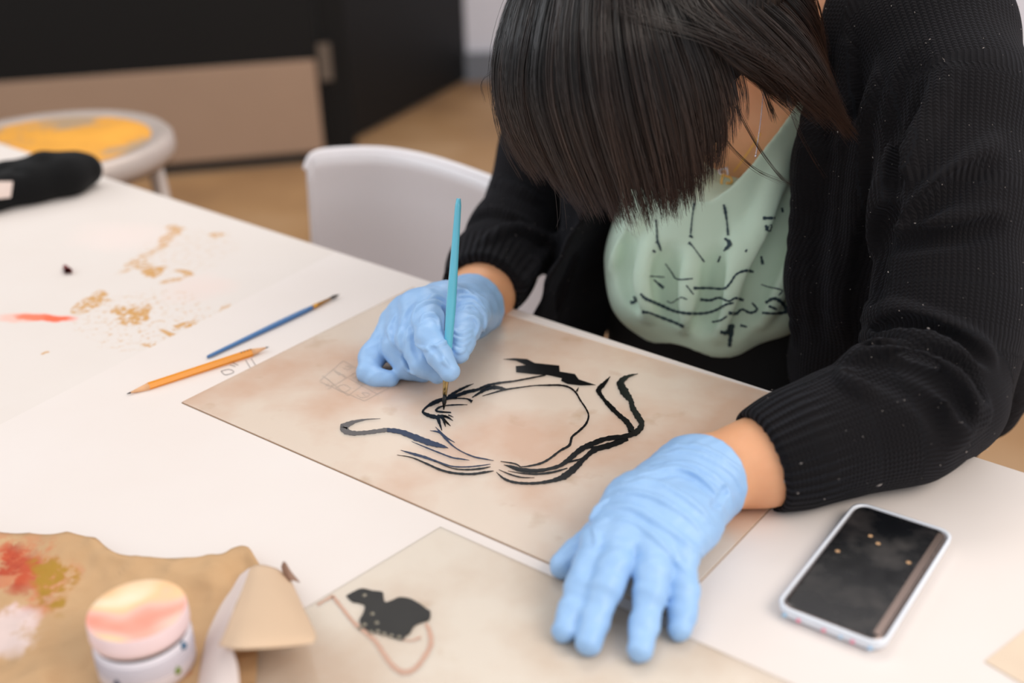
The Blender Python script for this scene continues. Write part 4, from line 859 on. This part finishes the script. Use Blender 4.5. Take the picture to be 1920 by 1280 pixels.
# dark line print on the shirt
PR = Z3 = lambda L: [(960+x/3.2, 380+y/3.2, w/3.2) for x, y, w in L]
prs = [[(862,100,8),(868,160,7),(872,225,9),(885,260,10),(895,290,6)],[(845,285,10),(862,298,8)],[(865,232,14),(882,245,6)],[(1095,0,12),(1085,60,6),(1078,120,6),(1072,185,8)],[(1065,195,14),(1085,210,8)],[(1060,238,14),(1085,262,5),(1125,315,5),(1155,355,8)],
 [(1270,10,8),(1280,50,14),(1290,120,7),(1296,195,12)],[(1275,212,8),(1305,245,20),(1270,290,8)],[(1250,320,6),(1235,358,9)],[(920,365,4),(955,415,5),(990,458,6),(1085,455,6)],[(830,440,5),(915,446,5)],[(850,460,4),(910,512,16)],
 [(1090,512,12),(1180,512,10),(1270,515,10),(1310,480,10),(1345,430,9),(1400,408,12),(1450,414,12)],[(1045,495,5),(1090,550,5)],[(930,590,4),(960,600,4),(1010,568,4),(1050,580,6)],[(1130,580,12),(1190,585,12),(1240,570,10),(1300,590,8),(1340,572,10),(1390,585,14)],
 [(770,545,8),(800,575,13),(850,595,12),(900,618,14),(960,645,12),(1020,660,12),(1090,665,12),(1160,662,11),(1220,645,11),(1280,612,10),(1330,600,9)],[(710,600,16),(740,590,12),(730,560,10)],[(780,655,16),(830,662,8),(900,690,12),(980,720,12),(1030,745,14)],
 [(1505,92,14),(1580,92,12)],[(1520,135,8),(1540,158,26),(1558,130,6)],[(1620,30,10),(1625,58,12)],[(1495,320,8),(1505,370,16)],[(1410,280,8),(1400,295,10)],[(1495,490,4),(1540,505,5),(1620,525,6),(1600,555,6)],
 [(1300,660,14),(1345,665,14),(1380,640,10),(1430,660,12),(1470,640,10),(1440,600,8)],[(1520,600,12),(1570,575,14),(1620,600,16),(1645,650,18),(1580,665,10),(1500,660,12)],[(1250,775,14),(1290,780,18),(1320,735,22),(1310,820,18),(1305,865,16)],[(1370,735,12),(1410,745,8)],[(1200,715,8),(1250,705,8),(1290,680,8)],[(1540,620,10),(1590,640,10)]]
M_prt = plain('dark_teal_print', (40, 62, 70), .8)
for st in prs:
    q = cat(PR(st), 6); d = np.gradient(q[:, :2], axis=0); d /= np.linalg.norm(d, axis=1)[:, None]+1e-9; run = []
    nn = np.stack([-d[:, 1], d[:, 0]], 1)*(q[:, 2:3]*.65*(1+.25*np.sin(np.arange(len(q))*2.1))[:, None]); dl = trace_many(Fs, q[:, :2]-nn, .9, 1.5); dr = trace_many(Fs, q[:, :2]+nn, .9, 1.5)
    for i in range(len(q)):
        if np.isnan(dl[i]+dr[i]) or abs(dl[i]-dr[i]) > .03 or dl[i] > 1.34: continue
        a_, b_ = P(*(q[i, :2]-nn[i]), dl[i]-.0006), P(*(q[i, :2]+nn[i]), dr[i]-.0006)
        if not run or np.linalg.norm(run[-1][0]-a_) < .05: run.append([a_, b_])
    if len(run) > 1:
        v = [x for pr_ in run for x in pr_]; o = mesh('print_line', v, [(2*i, 2*i+1, 2*i+3, 2*i+2) for i in range(len(run)-1)], M_prt, None, False); o.parent = shirt; o.location = (0, 0, 0)

# trousers
Ft = Field(); Ft.ell(PEL, (.178, .130, .15), QT, .05); Ft.ell(PEL*.65+CHE*.35, (.160, .116, .20), QT, .05)
for hip, kn, an in LEG: Ft.chain([(hip, .098), (kn, .070)], .03); Ft.chain([(kn, .068), (an+[0, 0, .03], .055)], .02)
Ft.fn(lambda p, d: np.maximum(d, .10-p[:, 2]))
Ft.fn(lambda p, d: np.maximum(d, np.where((p-tabo) @ ey > -.02, p[:, 2]-(TAB-.035), -1)))
V, Fq = polygonise(Ft, (PEL[0]-.35, lo[1]+.02, .06), (PEL[0]+.35, PEL[1]+.2, TAB+.25), .007); fastmesh('trousers', V, Fq, M_trou, person)
# shoes
for hip, kn, an in LEG:
    Fz = Field().chain([(an-[0, 0, .035], .045), (an+[0, -.06, -.045], .043), (an+[0, -.13, -.052], .036)], .02).fn(lambda p, d: np.maximum(d, .001-p[:, 2]))
    V, Fq = polygonise(Fz, an-[.08, .2, .1], an+[.08, .08, .05], .005); fastmesh('shoe', V, Fq, M_trou, person)
# necklace and earring
def onskin(pts, off=.0015):
    out = []
    for u_, v_ in pts:
        ds = [x for x in (trace(Fb, u_, v_, .9, 1.6), trace(Fs, u_, v_, .9, 1.6)) if x]
        out.append(P(u_, v_, (min(ds) if ds else 1.2)-off))
    return out
ch = onskin([(1426, 250), (1420, 262), (1408, 280), (1396, 297), (1384, 313), (1376, 322)], .009); ch = [ch[i]*.5+(ch[0]*(1-i/5)+ch[-1]*(i/5))*.5 for i in range(6)]
neck = mesh('necklace', *join([tube(cat(ch, 6), .0007, 8)]+[tube([a, a+(b-a)*.5], .0011, 8) for a, b in zip(cat(ch, 6)[:-1:2], cat(ch, 6)[1::2])]), M_goldj, person)
pc_ = ch[-1]; sc = 1.15/FPX
def heart(cx, cy, w, h, rot, dep):
    o_ = []
    for k in range(41):
        a = 2*math.pi*k/40; x = 16*math.sin(a)**3/17; y = -(13*math.cos(a)-5*math.cos(2*a)-2*math.cos(3*a)-math.cos(4*a))/17
        x, y = x*w, y*h; o_.append(P(cx+x*math.cos(rot)-y*math.sin(rot), cy+x*math.sin(rot)+y*math.cos(rot), dep))
    return o_
dpe = proj(pc_)[2]-.004
h1 = mesh('pendant', *tube(heart(1361, 338, 11, 13, 2.6, dpe-.001), .0012, 8, False), M_goldj, None); h1.parent = neck; h1.location = (0, 0, 0); h1['label'] = 'gold open heart pendant'
h2 = mesh('pendant', *tube(heart(1358, 322, 9, 10, -2.6, dpe-.0005), .0012, 8, False), M_silv, None); h2.parent = neck; h2.location = (0, 0, 0); h2['label'] = 'sparkling silver heart pendant'
er0, er1 = P(1432, 168, 1.08), P(1417, 292, 1.095)
er = cat([er0, er0*.5+er1*.5+[.0005, 0, 0], er1], 10); ear = mesh('earring', *join([tube(er, .00045, 6)]+[lathe([(.0001, -.0008), (.0007, 0), (.0001, .0008)], 6, p) for p in er[::1]]+[lathe([(.0001, -.0018), (.0013, 0), (.0001, .0018)], 10, er1)]), M_silv, person)
# hair ----------------------------------------------------------------------
G1 = [[(1030,-120,1.06),(985,-40,1.03),(950,40,1.02),(930,120,1.02),(932,200,1.03),(955,270,1.04),(990,325,1.05)],
 [(1060,-150,1.01),(1005,-50,.985),(972,50,.97),(958,150,.975),(972,235,.99),(1010,300,1.005),(1048,352,1.015)],
 [(1090,-180,.975),(1045,-60,.945),(1015,60,.935),(1005,170,.94),(1030,260,.955),(1062,335,.97),(1098,398,.985)],
 [(1120,-200,.955),(1088,-60,.925),(1068,60,.915),(1072,180,.92),(1098,280,.94),(1125,350,.955),(1152,415,.972)],
 [(1150,-210,.95),(1128,-60,.918),(1122,60,.905),(1135,180,.912),(1160,280,.932),(1182,355,.95),(1200,420,.968)],
 [(1175,-210,.95),(1172,-60,.918),(1180,50,.905),(1203,170,.915),(1226,270,.935),(1244,345,.952),(1256,405,.970)],
 [(1200,-210,.955),(1212,-60,.92),(1235,40,.91),(1268,150,.922),(1290,245,.942),(1303,318,.96),(1310,378,.978)],
 [(1225,-210,.96),(1250,-60,.925),(1282,20,.92),(1322,110,.935),(1345,190,.955),(1352,255,.972),(1350,315,.99)]]
G2 = [[(1225,-210,.95),(1258,-70,.922),(1290,20,.92),(1345,95,.936),(1400,142,.955),(1445,172,.98),(1490,205,1.0)],
 [(1225,-210,.95),(1268,-90,.925),(1318,0,.925),(1385,75,.942),(1440,125,.962),(1500,185,.99),(1560,238,1.015)],
 [(1240,-210,.95),(1290,-90,.93),(1355,-5,.93),(1430,70,.952),(1495,135,.98),(1550,200,1.01),(1602,260,1.03)],
 [(1260,-210,.955),(1320,-90,.94),(1395,-15,.948),(1470,50,.975),(1525,115,1.0),(1560,180,1.02),(1590,245,1.035)],
 [(1280,-210,.97),(1350,-100,.965),(1430,-40,.98),(1495,20,1.01),(1530,80,1.04),(1545,140,1.06),(1560,200,1.075)],
 [(1300,-210,1.0),(1380,-110,1.0),(1460,-70,1.03),(1515,-15,1.06),(1532,35,1.08),(1538,80,1.10),(1542,110,1.11)]]
def guides(G): return np.array([cat(g_, 3) for g_ in G])          # (n, k, 3)
def sample(Gd, s):
    x = s*(len(Gd)-1); i = min(int(x), len(Gd)-2); f = x-i; f = f*f*(3-2*f)*.5+f*.5; return Gd[i]*(1-f)+Gd[i+1]*f
A1, A2 = guides(G1), guides(G2); KP = A1.shape[1]
def p3(a): return np.array([P(*x) for x in a])
def hairmass(name, Gd, off, cut, m=26):
    """solid shell of hair behind the loose strands"""
    rows = [sample(Gd, s) for s in np.linspace(0, 1, m)]; V = []; k = int(KP*cut)
    for lay in (0, 1):
        for j, r_ in enumerate(rows):
            e = abs(j/(m-1)-.5)*2; 
            for q in r_[:k]: V.append(P(q[0], q[1], q[2]+off+lay*(.028*(1-e**3)+.002)))
    F = []; B_ = m*k
    for j in range(m-1):
        for i in range(k-1):
            a = j*k+i; F.append((a, a+1, a+k+1, a+k)); F.append((B_+a, B_+a+k, B_+a+k+1, B_+a+1))
    for j in range(m-1): a = j*k; F.append((a, a+k, B_+a+k, B_+a)); a += k-1; F.append((a, B_+a, B_+a+k, a+k))
    for i in range(k-1): F.append((i, B_+i, B_+i+1, i+1)); a = (m-1)*k+i; F.append((a, a+1, B_+a+1, B_+a))
    return V, F
hair = mesh('hair', *join([hairmass('m', A1, .010, .86), hairmass('m', A2, .012, .80)]), M_hair0, person)
Fh = Field(); Fh.ell(hp(0, -.022, .030), (.086, .098, .094), QH, .02); Fh.ell(hp(0, -.065, -.01), (.080, .06, .085), QH, .03)
Fh0 = Field(); Fh0.ops = list(Fh.ops)
Fh.fn(lambda p, d: -smin(-d, ((p-hp(0, .02, -.03)) @ (-(fwd*.8-upv*.45)/.918)), .012))
V, Fq = polygonise(Fh, HC-.2, HC+.2, .005); o = fastmesh('hair_cap', V, Fq, M_hair0, None); o.parent = hair; o.location = (0, 0, 0)
SV, SF, ST = [], [], []; nv = 0
def strand(pts, r, tip=.25, tint=0, tipt=.5):
    global nv
    k = len(pts); T = np.gradient(pts, axis=0); T /= np.linalg.norm(T, axis=1)[:, None]+1e-9
    a = np.cross(T, np.array([.2, -.9, .3])); a /= np.linalg.norm(a, axis=1)[:, None]+1e-9; b = np.cross(T, a)
    s_ = np.linspace(0, 1, k); rr = r*np.where(s_ < .7, 1, 1-(1-tip)*(s_-.7)/.3)
    ring = np.stack([pts+rr[:, None]*(math.cos(t_)*a+math.sin(t_)*b) for t_ in (0, 2.094, 4.189)], 1)   # k,3,3
    SV.append(ring.reshape(-1, 3)); i = np.arange(k-1)[:, None]*3+nv
    for j in range(3): SF.append(np.concatenate([i+j, i+(j+1) % 3, i+3+(j+1) % 3, i+3+j], 1))
    ST.append(np.repeat(np.clip(tint+tipt*np.maximum(0, s_-.45)/.55, 0, 1), 3)); nv += 3*k
def brood(Gd, n_clump, per, spread, layers, lenr, back):
    for c in range(n_clump):
        s = rng.uniform(0, 1); lay = rng.choice(layers); base = sample(Gd, s).copy()
        base[:, 2] += lay+rng.uniform(0, .006); ln = rng.uniform(*lenr)*(1-lay*3.0); wob = rng.normal(0, 1, 2); tw = rng.normal(0, 4.5); tint = max(0, rng.normal(.10, .16))
        k = np.linspace(0, 1, KP); fr = np.interp(k*ln, k, np.arange(KP)) if ln <= 1 else k*(KP-1)
        b2 = np.stack([np.interp(fr, np.arange(KP), base[:, j]) for j in range(3)], 1)
        if ln > 1: b2 += (base[-1]-base[-3])/2*((ln-1)*KP)*(k[:, None]**6)
        b2[:, 0] += (wob[0]*7*np.sin(k*3+wob[1]*2)+tw*k*k*1.2)
        for q in range(per):
            o_ = rng.normal(0, 1, 3)*np.array([spread, 0, .0022]); shape = (1-.55*k**1.5)[:, None]
            e = b2+o_*shape; fl_ = rng.normal(0, 2.2, 2); e[:, 0] += fl_[0]*k**3; e[:, 1] += rng.normal(0, 7)*k**4+fl_[1]*k
            strand(p3(e[::1]), rng.uniform(.00016, .00030), .25, tint+rng.uniform(0, .12), .45)
brood(A1, 330, 13, 5.5, [0, 0, .003, .008, .016], (.90, 1.03), 0)
brood(A2, 170, 13, 5.0, [0, 0, .003, .009], (.80, 1.02), 0)
G3 = [G1[-1], [(1240,-210,.97),(1275,-60,.94),(1312,10,.94),(1352,80,.955),(1378,140,.972),(1392,190,.985),(1398,232,.995)]]
brood(guides(G3), 34, 11, 4.0, [0, .004], (.80, 1.02), 0)
# hair lying over the crown, root at the whorl, following the skull
whorl = hp(0.01, -.075, .075)
for c in range(420):
    an = rng.uniform(0, 2*math.pi); lng = rng.uniform(1.6, 2.3); side_ = sdv*math.cos(an)+np.cross(sdv, (whorl-HC)/np.linalg.norm(whorl-HC))*math.sin(an); w0 = (whorl-HC)/np.linalg.norm(whorl-HC)
    for q in range(7):
        s2 = side_+rng.normal(0, .05, 3); s2 -= w0*np.dot(s2, w0); s2 /= np.linalg.norm(s2); th = np.linspace(.02+rng.uniform(0, .25), lng+rng.normal(0, .08), 16); ds = np.cos(th)[:, None]*w0+np.sin(th)[:, None]*s2
        lo_ = np.full(16, .05); hi_ = np.full(16, .16)
        for _ in range(9):
            md = (lo_+hi_)/2; ins = Fh0(HC+ds*md[:, None]) < 0; lo_ = np.where(ins, md, lo_); hi_ = np.where(ins, hi_, md)
        pts_ = HC+ds*(lo_+.0012+rng.uniform(0, .002))[:, None]; vis = (pts_-HC) @ (fwd*.8-upv*.45) < .012
        if vis.sum() > 5: strand(pts_[:int(np.argmin(vis)) if not vis.all() else 16], rng.uniform(.0002, .0004), .3, max(0, rng.normal(.1, .12)), .3) if (np.argmin(vis) > 4 or vis.all()) else None
# loose wisps seen against the shirt, the sleeve and the background
wisps = [([(1380,200,.985),(1400,240,1.0),(1430,290,1.03),(1462,330,1.05),(1482,345,1.06)], 9, 3.0), ([(1350,250,.98),(1380,285,1.0),(1420,320,1.03),(1470,343,1.05)], 7, 3.0), ([(1460,130,.98),(1490,230,1.0),(1520,290,1.03),(1548,332,1.06)], 4, 4.0),
 ([(1410,110,.96),(1440,190,.99),(1452,225,1.02)], 26, 5.0), ([(960,20,1.02),(938,70,1.02),(922,150,1.03),(935,230,1.04),(960,290,1.05)], 8, 7.0), ([(945,90,1.02),(925,160,1.03),(945,230,1.04),(1000,310,1.05)], 8, 6.0), ([(950,120,1.03),(905,150,1.04),(912,190,1.05)], 3, 4),
 ([(1030,300,1.02),(1045,350,1.02),(1050,400,1.03),(1048,430,1.03)], 3, 6), ([(1100,-60,.92),(1180,20,.90),(1330,70,.92),(1480,150,.97),(1590,240,1.02)], 16, 9.0), ([(1200,-60,.91),(1330,40,.915),(1460,110,.95),(1560,205,1.0),(1606,262,1.03)], 20, 8.0)]
for w_, n_, sp_ in wisps:
    b = cat(w_, 5)
    for q in range(n_):
        e = b.copy(); kk = np.linspace(0, 1, len(b))[:, None]; e += rng.normal(0, 1, 3)*[sp_, sp_, .003]*(1-.5*kk); e[:, :2] += rng.normal(0, 3, 2)*kk**2; strand(p3(e), rng.uniform(.00012, .00022), .3, .25, .35)
SV = np.concatenate(SV); SF = np.concatenate(SF); ST = np.concatenate(ST)
st_o = fastmesh('hair_strands', SV, SF, M_hair, None); st_o.parent = hair; st_o.location = (0, 0, 0); st_o['kind'] = 'stuff'
ta = st_o.data.attributes.new('tint', 'FLOAT', 'POINT')
if len(ta.data) == len(ST): ta.data.foreach_set('value', ST.astype(np.float32))
